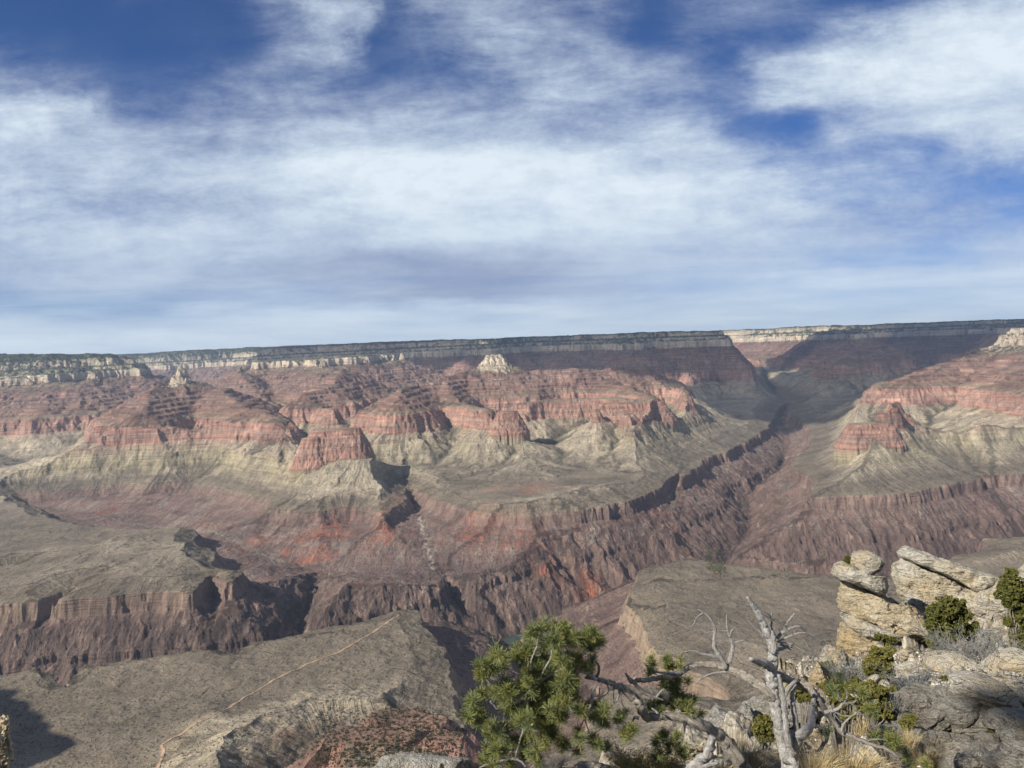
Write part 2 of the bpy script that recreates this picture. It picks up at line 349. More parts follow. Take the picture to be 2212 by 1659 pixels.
# --- inner gorge of the river and the side canyons
RIVER = [(-9, 3.9), (-6, 3.2), (-4, 2.85), (-2.6, 2.85), (-1.6, 2.95), (-0.8, 3.25), (-0.35, 3.55), (0.0, 3.74), (0.45, 4.05), (0.9, 4.35), (1.3, 4.45), (1.85, 4.25), (2.6, 4.3), (3.6, 4.75), (5, 4.9), (9, 4.6)]
gorge([(x, y, 'xy', 600, 34) for x, y in RIVER[:8]], 1.15)
gorge([(x, y, 'xy', 600, 34) for x, y in RIVER[7:]], .82)
gorge([(1545, 1235, 'q', 615, 10), (1.42, 4.9, 'xy', 640, 12), (1.75, 5.5, 'xy', 680, 10), (1.95, 6.2, 'xy', 740, 8), (2.5, 7.0, 'xy', 790, 12), (3.1, 8.3, 'xy', 850, 20), (3.6, 9.8, 'xy', 950, 20), (4.2, 11.0, 'xy', 1000, 20), (4.6, 13, 'xy', 1120, 20), (5.2, 15.5, 'xy', 1300, 10), (5.4, 18, 'xy', 1500, 10)], .74)
gorge([(-0.02, 3.65, 'xy', 615, 20), (0.0, 3.4, 'xy', 680, 15), (0.03, 3.05, 'xy', 770, 10)], 1.0)
gorge([(0.0, 3.4, 'xy', 700, 10), (0.05, 3.0, 'xy', 785, 15), (0.07, 2.6, 'xy', 850, 20), (0.02, 2.15, 'xy', 905, 20), (-0.1, 1.75, 'xy', 970, 10)], .50)
gorge([(-9, 4.0, 'xy', 640, 20), (-6, 3.35, 'xy', 640, 20), (-4, 3.0, 'xy', 640, 20), (-2.6, 2.98, 'xy', 640, 20), (-1.6, 3.07, 'xy', 640, 10)], 1.15)
gorge([(-2.25, 2.95, 'xy', 680, 5), (-2.2, 3.25, 'xy', 930, 5), (-2.1, 3.5, 'xy', 995, 5)], 1.0)
gorge([(-1.35, 3.1, 'xy', 680, 5), (-1.4, 3.35, 'xy', 900, 5), (-1.5, 3.62, 'xy', 990, 5)], .9)
gorge([(-1.8, 3.0, 'xy', 680, 5), (-1.78, 3.2, 'xy', 940, 5), (-1.72, 3.34, 'xy', 995, 5)], 1.1)
gorge([(-3.1, 3.0, 'xy', 680, 5), (-3.0, 3.5, 'xy', 960, 5), (-2.7, 3.9, 'xy', 1000, 5)], .8)
gorge([(0.02, 2.2, 'xy', 890, 5), (-0.12, 1.98, 'xy', 930, 5), (-0.30, 1.9, 'xy', 975, 5), (-0.42, 1.86, 'xy', 990, 0)], .8)
gorge([(0.12, 2.9, 'xy', 760, 10), (0.35, 2.45, 'xy', 900, 10), (0.6, 2.2, 'xy', 985, 10)], .6)
gorge([(-1.75, 2.95, 'xy', 640, 5), (-1.62, 2.65, 'xy', 850, 5), (-1.5, 2.45, 'xy', 985, 0)], 1.4)
gorge([(-1.2, 3.05, 'xy', 640, 5), (-1.1, 2.80, 'xy', 860, 5), (-1.02, 2.66, 'xy', 985, 0)], 1.4)
# wide red bays under the tapering ledge, with their washes
gorge([(950, 1250, 'q', 838, 60), (935, 1205, 'q', 880, 30), (920, 1150, 'q', 930, 15), (905, 1105, 'q', 965, 6), (880, 1062, 'q', 1000, 2)], .27)
gorge([(935, 1215, 'q', 870, 4), (960, 1260, 'q', 820, 4), (-0.25, 3.8, 'xy', 700, 4)], .9)
gorge([(1265, 1235, 'q', 838, 60), (1250, 1190, 'q', 900, 20), (1230, 1165, 'q', 950, 5)], .27)
gorge([(1100, 1230, 'q', 870, 50), (950, 1240, 'q', 850, 50), (780, 1235, 'q', 860, 50), (690, 1235, 'q', 860, 50)], .27)
gorge([(1265, 1230, 'q', 850, 4), (0.35, 4.2, 'xy', 700, 5)], .8)
gorge([(700, 1230, 'q', 860, 40), (730, 1170, 'q', 925, 40), (745, 1140, 'q', 955, 20)], .27)
gorge([(560, 1165, 'q', 930, 40), (570, 1140, 'q', 955, 10)], .27)
gorge([(0.6, 4.05, 'xy', 660, 30), (1.15, 3.8, 'xy', 645, 60), (1.6, 3.6, 'xy', 645, 70), (2.1, 3.8, 'xy', 680, 20)], 1.15)
gorge([(690, 1235, 'q', 860, 40), (600, 1200, 'q', 890, 30), (520, 1165, 'q', 925, 20), (470, 1140, 'q', 950, 10)], .25)
gorge([(690, 1240, 'q', 860, 10), (-1.05, 3.3, 'xy', 700, 4)], .9)
gorge([(430, 1150, 'q', 915, 10), (300, 1120, 'q', 905, 80), (200, 1100, 'q', 930, 60), (100, 1090, 'q', 960, 30), (45, 1080, 'q', 990, 10)], .17)
gorge([(300, 1110, 'q', 925, 40), (330, 1075, 'q', 960, 10), (400, 1055, 'q', 985, 5)], .2)
gorge([(1400, 1160, 'q', 850, 10), (1450, 1090, 'q', 930, 10), (1470, 1040, 'q', 985, 5)], .8)
gorge([(1380, 1160, 'q', 850, 10), (1400, 1220, 'q', 740, 5)], .8)
gorge([(1640, 1000, 'q', 900, 4), (1560, 985, 'q', 1020, 4), (1480, 1010, 'q', 1040, 2)], .6)
gorge([(2300, 1140, 'q', 800, 40), (2080, 1120, 'q', 930, 10), (1990, 1105, 'q', 1000, 5)], .8)
gorge([(3.3, 4.7, 'xy', 640, 5), (3.35, 5.1, 'xy', 930, 5), (3.4, 5.4, 'xy', 1020, 0)], .9)

# --- coarse guide field on a square grid
CELL = 25.0; GX0, GX1, GY0, GY1 = -16000., 17000., -1500., 30000.
gx = np.arange(GX0, GX1, CELL, dtype=np.float32); gy = np.arange(GY0, GY1, CELL, dtype=np.float32)
XX, YY = np.meshgrid(gx, gy)
KF = None
SF = np.zeros((len(gy), len(gx)), np.float32); SGF = np.zeros_like(SF)
def seg_cone(F, a, b, val_a, val_b, r_a, r_b, k, sign, lim, s0=0.0, seed=0.0):
    """raise (sign +1) or cut (sign -1) the field F by a ribbed cone swept along the segment a-b"""
    reach = lim / k * 1.5 + max(r_a, r_b)
    x0, x1 = min(a[0], b[0]) - reach, max(a[0], b[0]) + reach
    y0, y1 = min(a[1], b[1]) - reach, max(a[1], b[1]) + reach
    i0 = max(0, int((x0 - GX0) / CELL)); i1 = min(len(gx), int((x1 - GX0) / CELL) + 2)
    j0 = max(0, int((y0 - GY0) / CELL)); j1 = min(len(gy), int((y1 - GY0) / CELL) + 2)
    L = math.hypot(b[0] - a[0], b[1] - a[1])
    if i1 <= i0 or j1 <= j0: return s0 + L
    X = XX[j0:j1, i0:i1]; Y = YY[j0:j1, i0:i1]
    dx, dy = b[0] - a[0], b[1] - a[1]
    if L < 1: dx, dy, L = 1.0, 0.0, 1.0
    ux, uy = dx / L, dy / L
    al = (X - a[0]) * ux + (Y - a[1]) * uy; pe = -(X - a[0]) * uy + (Y - a[1]) * ux
    t = np.clip(al / L, 0, 1)
    ov = al - t * L
    d0 = np.hypot(ov, pe)
    ang = np.arctan2(ov, np.abs(pe) + 1e-3)
    s = s0 + t * L + ang * 260.0
    side = np.where(pe > 0, 13.0, 57.0) + seed
    d = np.maximum(d0 - (r_a + t * (r_b - r_a)), 0)
    c = val_a + t * (val_b - val_a)
    S = F[j0:j1, i0:i1]
    if sign > 0:
        h = c - k * d
        h = np.where(h < 1330, 1330 - 230 * (1 - np.exp(-np.maximum(1330 - h, 0) / 230.)) * 1.10, h)
        rib = ridged(s / 230., side + d / 1400., 1, 5) * 0.6 + ridged(s / 95., side * 2 + d / 500., 2, 9) * 0.4
        am = np.minimum(d * 0.15, 46.0) * np.clip((h - 1100) / 120., 0, 1)
        h = h + am * (rib - 0.45)
        SF[j0:j1, i0:i1] = np.where(h > S, s + np.where(pe > 0, 0, 5000.) + seed * 700, SF[j0:j1, i0:i1])
        np.maximum(S, h, out=S)
    else:
        h = c + k * d
        rib = ridged(s / 260., side + d / 500., 1, 15) * 0.55 + ridged(s / 110., side * 2 + d / 200., 3, 19) * 0.45
        tt_ = np.clip((h - c) / 70., 0, 1) * np.clip((1040 - h) / 170., 0.22, 1)
        h = h + tt_ * (rib - 0.35) * 46 * min(1.0, k * 1.15) ** 2
        h = np.where(h > 1003, 1003 + (h - 1003) * (max(1.0, 1.05 / k) if k >= .5 else 1.8 / k), h)
        SGF[j0:j1, i0:i1] = np.where(h < S, s + np.where(pe > 0, 0, 5000.) + seed * 700, SGF[j0:j1, i0:i1])
        KF[j0:j1, i0:i1] = np.where(h < S, min(1.0, k), KF[j0:j1, i0:i1])
        np.minimum(S, h, out=S)
    return s0 + L
G = (1062 + 22 * fbm(XX / 1500., YY / 1500., 3, 11)).astype(np.float32)
G += 150 * np.clip((YY - 4700) / 1300., 0, 1) + np.where(YY > 9000, (YY - 9000) * 0.05, 0)
for n_, (pts, r0, k) in enumerate(RIDGES):
    if len(pts) == 1: pts = pts * 2
    s0 = 0.0
    for a, b in zip(pts[:-1], pts[1:]):
        s0 = seg_cone(G, a, b, a[2], b[2], r0, r0, k, 1, max(a[2], b[2]) - 1000, s0, n_ * 3.7)
GO = np.full_like(G, 5000.); KF = np.ones_like(G)
for n_, (pts, k) in enumerate(GORGES):
    s0 = 0.0
    for a, b in zip(pts[:-1], pts[1:]):
        s0 = seg_cone(GO, a, b, a[2], b[2], a[3], b[3], k, -1, 600, s0, n_ * 5.1)
def sample(F, x, y):
    fx = np.clip((x - GX0) / CELL, 0, len(gx) - 2.001); fy = np.clip((y - GY0) / CELL, 0, len(gy) - 2.001)
    i = fx.astype(np.int32); j = fy.astype(np.int32); fx = (fx - i).astype(np.float32); fy = (fy - j).astype(np.float32)
    a = F[j, i]; b = F[j, i + 1]; c = F[j + 1, i]; d = F[j + 1, i + 1]
    return (a + fx * (b - a)) * (1 - fy) + (c + fx * (d - c)) * fy

def blur(F, r):
    for ax in (0, 1):
        c = np.cumsum(np.concatenate([np.repeat(np.take(F, [0], ax), r + 1, ax), F, np.repeat(np.take(F, [-1], ax), r, ax)], ax), ax, dtype=np.float64)
        n = 2 * r + 1
        F = ((c[n:] - c[:-n]) if ax == 0 else (c[:, n:] - c[:, :-n])) / n
    return F.astype(np.float32)
_M = np.minimum(G, GO); CONV = (_M - blur(_M, 3)) * 1.0 + (_M - blur(_M, 8)) * 0.45

def height(x, y, full=True):
    """world z, bed level q, guide g, gully field for arrays of points"""
    x = x.astype(np.float32); y = y.astype(np.float32)
    wa = 42 * fbm(x / 900., y / 900., 2, 21) + 30 * fbm(x / 260., y / 260., 3, 31)
    wb = 42 * fbm(x / 900., y / 900., 2, 41) + 30 * fbm(x / 260., y / 260., 3, 51)
    wa = wa + 15 * fbm(x / 75., y / 75., 3, 33); wb = wb + 15 * fbm(x / 75., y / 75., 3, 53)
    far = np.clip((y - 200) / 1500., 0.0, 1) + np.clip((y - 8000) / 3000., 0, 1.2)
    vf = np.clip((y - 9500) / 2500., 0, 1)
    wa = wa + 170 * vf * fbm(x / 2300., y / 2300., 2, 23); wb = wb + 330 * vf * fbm(x / 1500., y / 2300., 3, 43)
    g = sample(G, x + wa * far, y + wb * far)
    gul = ridged(x / 150., y / 150., 3, 61)
    hi = np.clip((g - 1085) / 130., 0, 1)
    g = g + hi * (gul - 0.5) * 8 * np.clip((2150 - g) / 60., 0, 1)
    g = g + hi * np.clip((1900 - g) / 200, 0, 1) * 34 * fbm(x / 700., y / 700., 2, 81) * np.clip((y - 1800) / 1500., 0, 1)
    g = g + hi * np.clip((g - 1600) / 150, 0, 1) * np.clip((2140 - g) / 60, 0, 1) * 22 * (ridged(x / 620., y / 620., 3, 85) - 0.4) * np.clip((y - 6500) / 2500., 0, 1)
    g = g + (1 - hi) * (30 * fbm(x / 420., y / 420., 4, 91) + 20 * (ridged(x / 240., y / 240., 4, 95) - .5))
    go = sample(GO, x + 0.8 * wa * np.minimum(far, 1), y + 0.8 * wb * np.minimum(far, 1))
    t = np.clip((go - 640) / 100., 0, 1)
    kf = sample(KF, x, y)
    go = go + t * 12 * ridged(x / 75., y / 75., 3, 111) * np.clip((1050 - go) / 120, 0.12, 1) * kf ** 1.5
    ing = np.clip((g - go) / 60., 0, 1)
    g2 = np.minimum(g, go)
    q = np.interp(g2, TG, TQ).astype(np.float32)
    # fine crags on cliffs, small steps
    q = q + 2.5 * fbm(x / 45., y / 45., 3, 121)
    q = q + np.clip((q - 2120) / 20., 0, 1) * (14 * fbm(x / 260., y / 260., 4, 151) + 16 * fbm(x / 1400., y / 1400., 2, 155))
    bedq = q.copy()
    for (xa, ya, xb, yb, qt, r0, sl, reach, red_) in CONES:
        cx_ = np.clip(x, xa, xb); d = np.hypot(x - cx_, y - ya)
        nz_ = (11 if red_ else 20) * ridged(x / 70., y / 70., 3, 131)
        c = qt - sl * np.maximum(d - r0 + nz_ * np.clip(d / 60., 0, 1), 0)
        if red_:
            c = np.where(c < qt - reach, -9999., c)
            bedq = np.where(c > q, np.clip((1518 if ya > 2000 else 1640) + (c - qt) * (0.75 if ya > 2000 else .3), 1385, 1660), bedq)
            q = np.maximum(q, c); continue
        bedq = bedq + 105 * np.exp(-(d / reach) ** 4)
        bedq = np.where(c > q, 1905 + np.clip((c - qt) * 0.3 + 75, 0, 90), bedq)
        q = np.maximum(q, c)
    return q, g2, ing, bedq

# ------------------------------------------------------------------ canyon mesh: one sheet, finer towards the viewpoint
def pz(x, y):
    q, g2, ing, gul = height(np.asarray(x, np.float32), np.asarray(y, np.float32))
    return q - 2150.0 + tilt(x, y).astype(np.float32), q, g2, ing, gul
NA, NR = (900, 700) if os.environ.get('LOWRES') else (2400, 1900)
def az_list(n):                                # even steps inside the view, wider outside
    t = np.linspace(-1, 1, n)
    a = t * 41.0
    e = np.abs(t) > 0.93
    a = np.where(e, np.sign(t) * (0.93 * 41.0 + (np.abs(t) - 0.93) / 0.07 * 45.0), a)
    return np.radians(a)
AZ = az_list(NA)
R0, R1 = 70.0, 29500.0
ca = AZ[::8]; lr = np.linspace(math.log(R0), math.log(R1), 2400)
AA, LL = np.meshgrid(ca, lr, indexing='ij'); RR = np.exp(LL)
zc_, *_ = pz(RR * np.sin(AA), RR * np.cos(AA))
phi = zc_ / RR
dphi = np.abs(np.diff(phi, axis=1)); front = np.diff(phi, axis=1) > 0
vis = phi[:, 1:] >= np.maximum.accumulate(phi, axis=1)[:, 1:] - 0.004
met = np.where(front & vis, dphi * 1.0, dphi * 0.12) * 1500 * (RR[:, 1:] > 900) + 0.35
ker = np.ones(5) / 5
met = np.apply_along_axis(lambda m: np.convolve(m, ker, 'same'), 1, met)
met = np.apply_along_axis(lambda m: np.convolve(m, np.ones(7) / 7, 'same'), 0, met)
met = met * (0.25 + 0.75 * np.clip(RR[:, 1:] / 1200, 0, 1))
cum = np.concatenate([np.zeros((len(ca), 1)), np.cumsum(met, axis=1)], axis=1)
cum /= cum[:, -1:]
tt = np.linspace(0, 1, NR)
rc = np.array([np.interp(tt, cum[i], lr) for i in range(len(ca))])
fi = np.clip(np.arange(NA) / 8.0, 0, len(ca) - 1.001); i0 = fi.astype(int); fr = (fi - i0)[:, None]
RAD = np.exp(rc[i0] * (1 - fr) + rc[np.minimum(i0 + 1, len(ca) - 1)] * fr)
X = (RAD * np.sin(AZ)[:, None]).astype(np.float32); Y = (RAD * np.cos(AZ)[:, None]).astype(np.float32)
Z = np.empty_like(X); Q = np.empty_like(X); ING = np.empty_like(X); GG = np.empty_like(X); GUL = np.empty_like(X)
for a in range(0, NA, 250):
    s = slice(a, a + 250)
    Z[s], Qr, GG[s], ING[s], Q[s] = pz(X[s], Y[s])
print('terrain heights', round(time.time() - T0, 1))

def seg_dist(px, py, pts):
    d = np.full(px.shape, 1e9, np.float32)
    for a, b in zip(pts[:-1], pts[1:]):
        dx, dy = b[0] - a[0], b[1] - a[1]; L2 = dx * dx + dy * dy + 1e-6
        t = np.clip(((px - a[0]) * dx + (py - a[1]) * dy) / L2, 0, 1)
        d = np.minimum(d, np.hypot(px - a[0] - t * dx, py - a[1] - t * dy))
    return d
# masks: R = inner gorge rock, G = bright red shale patches, B = pale wash / landslip
def blob(u, v, q, rx, ry):
    x, y = PQ(u, v, q); return np.exp(-(((X - x) / rx) ** 2 + ((Y - y) / ry) ** 2) ** 1.5)
red = np.zeros_like(X)
for u, v, q, rx, ry, s in [(530, 1165, 980, 90, 260, 1), (700, 1150, 985, 170, 330, 1.3), (640, 1165, 960, 100, 200, .8), (840, 1140, 985, 110, 260, 1.2),
        (870, 1100, 990, 90, 200, 1), (1030, 1140, 985, 200, 200, .8), (1120, 1150, 980, 160, 200, .7), (1180, 1170, 970, 100, 160, .7), (1300, 1175, 975, 140, 200, 1.3),
        (430, 1115, 1000, 90, 160, .8), (230, 1080, 1010, 90, 160, .8), (330, 1165, 985, 120, 160, .6), (400, 1160, 985, 100, 130, .8),
        (1130, 1060, 1065, 260, 150, .8), (1180, 1075, 1065, 200, 60, .8), (1430, 1080, 1000, 120, 400, .4), (640, 1590, 1200, 170, 200, 1.2), (1870, 1215, 960, 120, 300, .7)]:
    red += s * blob(u, v, q, rx, ry)
red += 0.55 * np.exp(-(((X + 170) / 190.) ** 2 + ((Y - 980) / 330.) ** 2) ** 2)
red *= np.clip(0.55 + 0.9 * fbm(X / 220., Y / 220., 4, 141), 0, 1.2)
wash = np.zeros_like(X)
WASH = [PQ(905, 1105, 990), PQ(920, 1150, 960), PQ(935, 1205, 930)]
wash += np.exp(-(seg_dist(X + 25 * fbm(X / 90, Y / 90, 2, 7), Y, WASH) / 11.) ** 2)
wash += 0.6 * np.exp(-(seg_dist(X, Y, [PQ(600, 1190, 960), PQ(450, 1140, 960), PQ(300, 1120, 960)]) / 40.) ** 2)
wash += 0.9 * np.exp(-(seg_dist(X, Y, [PQ(1530, 985, 1060), PQ(1542, 1000, 1000)]) / 22.) ** 2)
conv = np.clip(sample(CONV, X, Y) / 22. + 0.35 * ridged(X / 150., Y / 150., 3, 61), -1.5, 1.5)
print('masks', round(time.time() - T0, 1))

def grid_mesh(name, X, Y, Z):
    n, m = X.shape
    co = np.stack([X, Y, Z], -1).reshape(-1, 3).astype(np.float32)
    idx = np.arange(n * m, dtype=np.int32).reshape(n, m)
    f = np.stack([idx[:-1, :-1], idx[1:, :-1], idx[1:, 1:], idx[:-1, 1:]], -1).reshape(-1, 4)
    me = bpy.data.meshes.new(name)
    me.vertices.add(n * m); me.vertices.foreach_set('co', co.ravel())
    me.loops.add(f.size); me.loops.foreach_set('vertex_index', f.ravel())
    me.polygons.add(len(f)); me.polygons.foreach_set('loop_start', np.arange(0, f.size, 4, dtype=np.int32))
    me.polygons.foreach_set('loop_total', np.full(len(f), 4, np.int32))
    me.polygons.foreach_set('use_smooth', np.ones(len(f), bool))
    me.update(calc_edges=True)
    return me
me = grid_mesh('canyon_terrain', X, Y, Z)
at = me.attributes.new('bed', 'FLOAT', 'POINT'); at.data.foreach_set('value', Q.ravel())
at = me.attributes.new('mask', 'FLOAT_VECTOR', 'POINT')
at.data.foreach_set('vector', np.stack([ING, np.clip(red, 0, 1.5), np.clip(wash, 0, 1)], -1).reshape(-1).astype(np.float32))
rill = np.where(ING > 0.2, sample(SGF, X, Y), sample(SF, X, Y)) + 18 * fbm(X / 120., Y / 120., 2, 301)
at = me.attributes.new('rill', 'FLOAT', 'POINT'); at.data.foreach_set('value', rill.astype(np.float32).ravel())
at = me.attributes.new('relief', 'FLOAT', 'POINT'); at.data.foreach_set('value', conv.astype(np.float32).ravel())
terrain = bpy.data.objects.new('canyon_terrain', me); C.objects.link(terrain); terrain['kind'] = 'structure'
terrain['label'] = 'banded red and tan canyon walls, buttes and scrubby benches'
print('mesh', round(time.time() - T0, 1))

# ------------------------------------------------------------------ canyon material
m, N, B = material('canyon_rock', 0.97, 0.05)
geo = N.node('ShaderNodeNewGeometry'); P = geo.outputs['Position']; px, py, pzz = N.xyz(P)
nx, ny, nz = N.xyz(geo.outputs['Normal'])
a1 = N.node('ShaderNodeAttribute', attribute_name='bed'); bed = a1.outputs['Fac']
a2 = N.node('ShaderNodeAttribute', attribute_name='mask'); mg, mr, mw = N.xyz(a2.outputs['Vector'])
nb = N.noise(P, 0.004, 3, 0.5)                                  # slow drift of the beds
bedw = N.math('ADD', bed, N.math('MULTIPLY', N.math('SUBTRACT', nb, 0.5), 46.0))
bt = N.mapr(bedw, 900, 2160)
def bp(q): return (q - 900) / 1260.0
TON, TAP = (.150, .127, .099), (.26, .19, .145)
cliff = N.ramp(bt, [(0.0, (.15, .11, .095)), (bp(950), (.165, .115, .10)), (bp(1050), (.20, .145, .12)), (bp(1075), (.20, .17, .13)), (bp(1180), (.25, .22, .145)),
    (bp(1262), (.31, .27, .185)), (bp(1340), (.29, .22, .165)), (bp(1372), (.29, .17, .13)), (bp(1400), (.315, .19, .15)), (bp(1440), (.295, .20, .16)), (bp(1480), (.325, .19, .148)),
    (bp(1520), (.29, .17, .135)), (bp(1545), (.235, .155, .125)), (bp(1600), (.205, .127, .107)), (bp(1700), (.23, .137, .113)), (bp(1790), (.21, .118, .098)), (bp(1885), (.20, .118, .10)),
    (bp(1897), (.42, .35, .27)), (bp(1985), (.46, .40, .31)), (bp(1997), (.38, .33, .25)), (bp(2050), (.40, .35, .27)), (bp(2080), (.40, .345, .265)), (bp(2130), (.36, .31, .24)), (1.0, (.28, .25, .19))])
talus = N.ramp(bt, [(0.0, (.14, .10, .09)), (bp(960), (.17, .115, .10)), (bp(1010), (.175, .125, .10)), (bp(1050), (.165, .14, .105)), (bp(1090), TON), (bp(1180), (.25, .215, .16)),
    (bp(1262), (.30, .26, .19)), (bp(1372), (.275, .22, .165)), (bp(1480), (.27, .185, .135)), (bp(1525), (.20, .17, .125)), (bp(1560), (.21, .135, .10)), (bp(1700), (.19, .135, .112)), (bp(1820), (.19, .13, .108)),
    (bp(1890), (.29, .22, .165)), (bp(1990), (.22, .21, .16)), (bp(2060), (.13, .135, .10)), (bp(2120), (.09, .10, .07)), (1.0, (.030, .040, .026))])
steep = N.mapr(nz, 0.86, 0.62)
tapm = N.math('MULTIPLY', N.math('MULTIPLY', N.mapr(bed, 950, 975), N.mapr(bed, 1075, 1055)), N.mapr(py, 3600, 2900))
cliff = N.mix(tapm, cliff, (.29, .225, .165))
base = N.mix(steep, talus, cliff)
# fine bedding: thin layers following the bed level
ven = N.comb(N.math('MULTIPLY', px, 0.0022), N.math('MULTIPLY', py, 0.0022), N.math('MULTIPLY', bed, 0.075))
lay1 = N.noise(ven, 1.0, 5, 0.65)
lam = N.math('MULTIPLY', N.mapr(bed, 1550, 1580), N.mapr(bed, 1890, 1860))
layc = N.math('ADD', 1.0, N.math('MULTIPLY', N.mapr(lay1, 0.3, 0.7, -0.38, 0.38), N.math('MULTIPLY_ADD', lam, 0.6, 1.0)))
layamt = N.math('MULTIPLY', N.mapr(nz, 0.97, 0.80), N.mapr(bed, 1000, 1060, 0.25, 1.0))
layamt = N.math('MAXIMUM', layamt, 0.28)
base = N.mix(layamt, base, N.mix(1.0, base, N.comb(layc, layc, layc), 'MULTIPLY'))
# vertical staining on cliffs
vs = N.comb(N.math('MULTIPLY', px, 0.03), N.math('MULTIPLY', py, 0.03), N.math('MULTIPLY', pzz, 0.003))
st = N.mapr(N.noise(vs, 1.0, 4, 0.6), 0.3, 0.72, 0.66, 1.28)
base = N.mix(N.math('MULTIPLY', steep, 0.8), base, N.mix(1.0, base, N.comb(st, st, st), 'MULTIPLY'))
pale = N.mapr(N.noise(P, 0.0045, 3, 0.6), 0.62, 0.72)
rw = N.math('MULTIPLY', N.mapr(bed, 1385, 1410), N.mapr(bed, 1515, 1490))
base = N.mix(N.math('MULTIPLY', N.math('MULTIPLY', pale, rw), N.math('MULTIPLY', steep, 0.75)), base, (.60, .38, .30))
# inner gorge: dark schist with pink dykes
gz = N.math('MULTIPLY', N.math('MULTIPLY', mg, N.mapr(bedw, 985, 930)), 1.0, clamp=True)
sv = N.node('ShaderNodeMapping'); N.set(sv.inputs[0], P); sv.inputs['Rotation'].default_value = (0.2, 0.35, 0.5); sv.inputs['Scale'].default_value = (0.02, 0.006, 0.005)
sn = N.noise(sv.outputs[0], 1.0, 6, 0.65, dist=0.6)
sch = N.ramp(sn, [(0.0, (.042, .035, .033)), (0.42, (.090, .070, .062)), (0.55, (.135, .098, .085)), (0.62, (.20, .145, .12)), (0.68, (.40, .29, .24)), (1.0, (.42, .32, .27))])
eastw = N.mapr(px, -400, 500)
sch = N.mix(N.math('MULTIPLY', eastw, 0.45), sch, (.175, .118, .096))
base = N.mix(N.math('MULTIPLY', gz, N.mapr(nz, 0.99, 0.90)), base, sch)
# supergroup slopes: purple-red between the ledge and the gorge
sg = N.math('MULTIPLY', N.math('MULTIPLY', mg, N.mapr(bedw, 990, 970)), N.mapr(bedw, 850, 905))
sg = N.math('MULTIPLY', sg, N.mapr(py, 3450, 3800, 0.15, 1.0))
sgc = N.ramp(N.noise(P, 0.006, 5, 0.6), [(0.3, (.145, .095, .082)), (0.5, (.185, .125, .105)), (0.7, (.20, .155, .13))])
chu = N.noise(N.comb(N.math('MULTIPLY', px, 0.017), N.math('MULTIPLY', py, 0.0032), 3.0), 1.0, 5, 0.65, dist=0.4)
sgc = N.mix(N.mapr(chu, 0.50, 0.62), sgc, (.215, .185, .16))
sgc = N.mix(N.math('MULTIPLY', N.mapr(lay1, 0.52, 0.40), 0.5), sgc, (.105, .075, .065))
base = N.mix(N.math('MULTIPLY', sg, N.mapr(nz, 0.55, 0.80)), base, sgc)
rn = N.noise(P, 0.02, 4, 0.65)
redm = N.math('MULTIPLY', mr, N.mapr(rn, 0.38, 0.62), clamp=True)
base = N.mix(N.math('MULTIPLY', redm, 0.85), base, N.mix(N.mapr(py, 2600, 3300), (.26, .125, .08), (.33, .115, .065)))
base = N.mix(N.math('MULTIPLY', mw, N.mapr(N.noise(P, 0.06, 3, 0.6), 0.35, 0.55)), base, (.36, .32, .26))
# crests are bare and pale, hollows hold dark scrub
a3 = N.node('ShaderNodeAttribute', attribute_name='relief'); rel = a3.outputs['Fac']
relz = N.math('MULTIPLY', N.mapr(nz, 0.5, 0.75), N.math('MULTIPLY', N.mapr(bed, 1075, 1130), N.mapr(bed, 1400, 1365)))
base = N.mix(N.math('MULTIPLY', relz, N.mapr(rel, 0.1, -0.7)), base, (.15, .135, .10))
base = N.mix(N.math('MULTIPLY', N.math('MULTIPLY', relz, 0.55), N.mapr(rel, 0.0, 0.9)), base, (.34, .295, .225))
# rills and chutes running straight down the slopes
a4 = N.node('ShaderNodeAttribute', attribute_name='rill'); rl = a4.outputs['Fac']
rv = N.comb(N.math('MULTIPLY', rl, 0.030), N.math('MULTIPLY', bed, 0.0035), 0.0)
rn1 = N.noise(rv, 1.0, 5, 0.7)
slp = N.math('MULTIPLY', N.mapr(nz, 0.995, 0.95), N.mapr(nz, 0.35, 0.62))
rc_ = N.mapr(rn1, 0.32, 0.68, 0.66, 1.34)
base = N.mix(N.math('MULTIPLY', slp, 0.85), base, N.mix(1.0, base, N.comb(rc_, rc_, rc_), 'MULTIPLY'))
# patchiness + scrub
pn = N.mapr(N.noise(P, 0.0035, 6, 0.68), 0.3, 0.7, 0.66, 1.36)
base = N.mix(1.0, base, N.comb(pn, pn, N.math('POWER', pn, 0.9)), 'MULTIPLY')
def dots(scale, r, seed):
    vo = N.node('ShaderNodeTexVoronoi'); N.set(vo.inputs['Vector'], N.comb(N.math('ADD', px, seed), py, 0.0)); vo.inputs['Scale'].default_value = scale
    return vo
flat = N.mapr(nz, 0.62, 0.80)
fine = N.mapr(N.noise(P, 0.16, 3, 0.75), 0.36, 0.64, 0.62, 1.34)
base = N.mix(N.math('MULTIPLY', flat, 0.75), base, N.mix(1.0, base, N.comb(fine, fine, fine), 'MULTIPLY'))
v1 = dots(0.055, .2, 0); v2 = dots(0.11, .2, 31.0)
dens = N.mapr(N.noise(P, 0.003, 3, 0.6), 0.35, 0.62, 0.16, 0.36)
d1 = N.math('LESS_THAN', v1.outputs['Distance'], N.math('MULTIPLY', dens, 0.8))
d2 = N.math('LESS_THAN', v2.outputs['Distance'], dens)
dd = N.math('MULTIPLY', N.math('MAXIMUM', d1, N.math('MULTIPLY', d2, N.mapr(bed, 1800, 1880, 0.4, 1.0))), flat)
base = N.mix(N.math('MULTIPLY', dd, N.mapr(bed, 1850, 1950, 0.6, 0.85)), base, (.045, .052, .032))
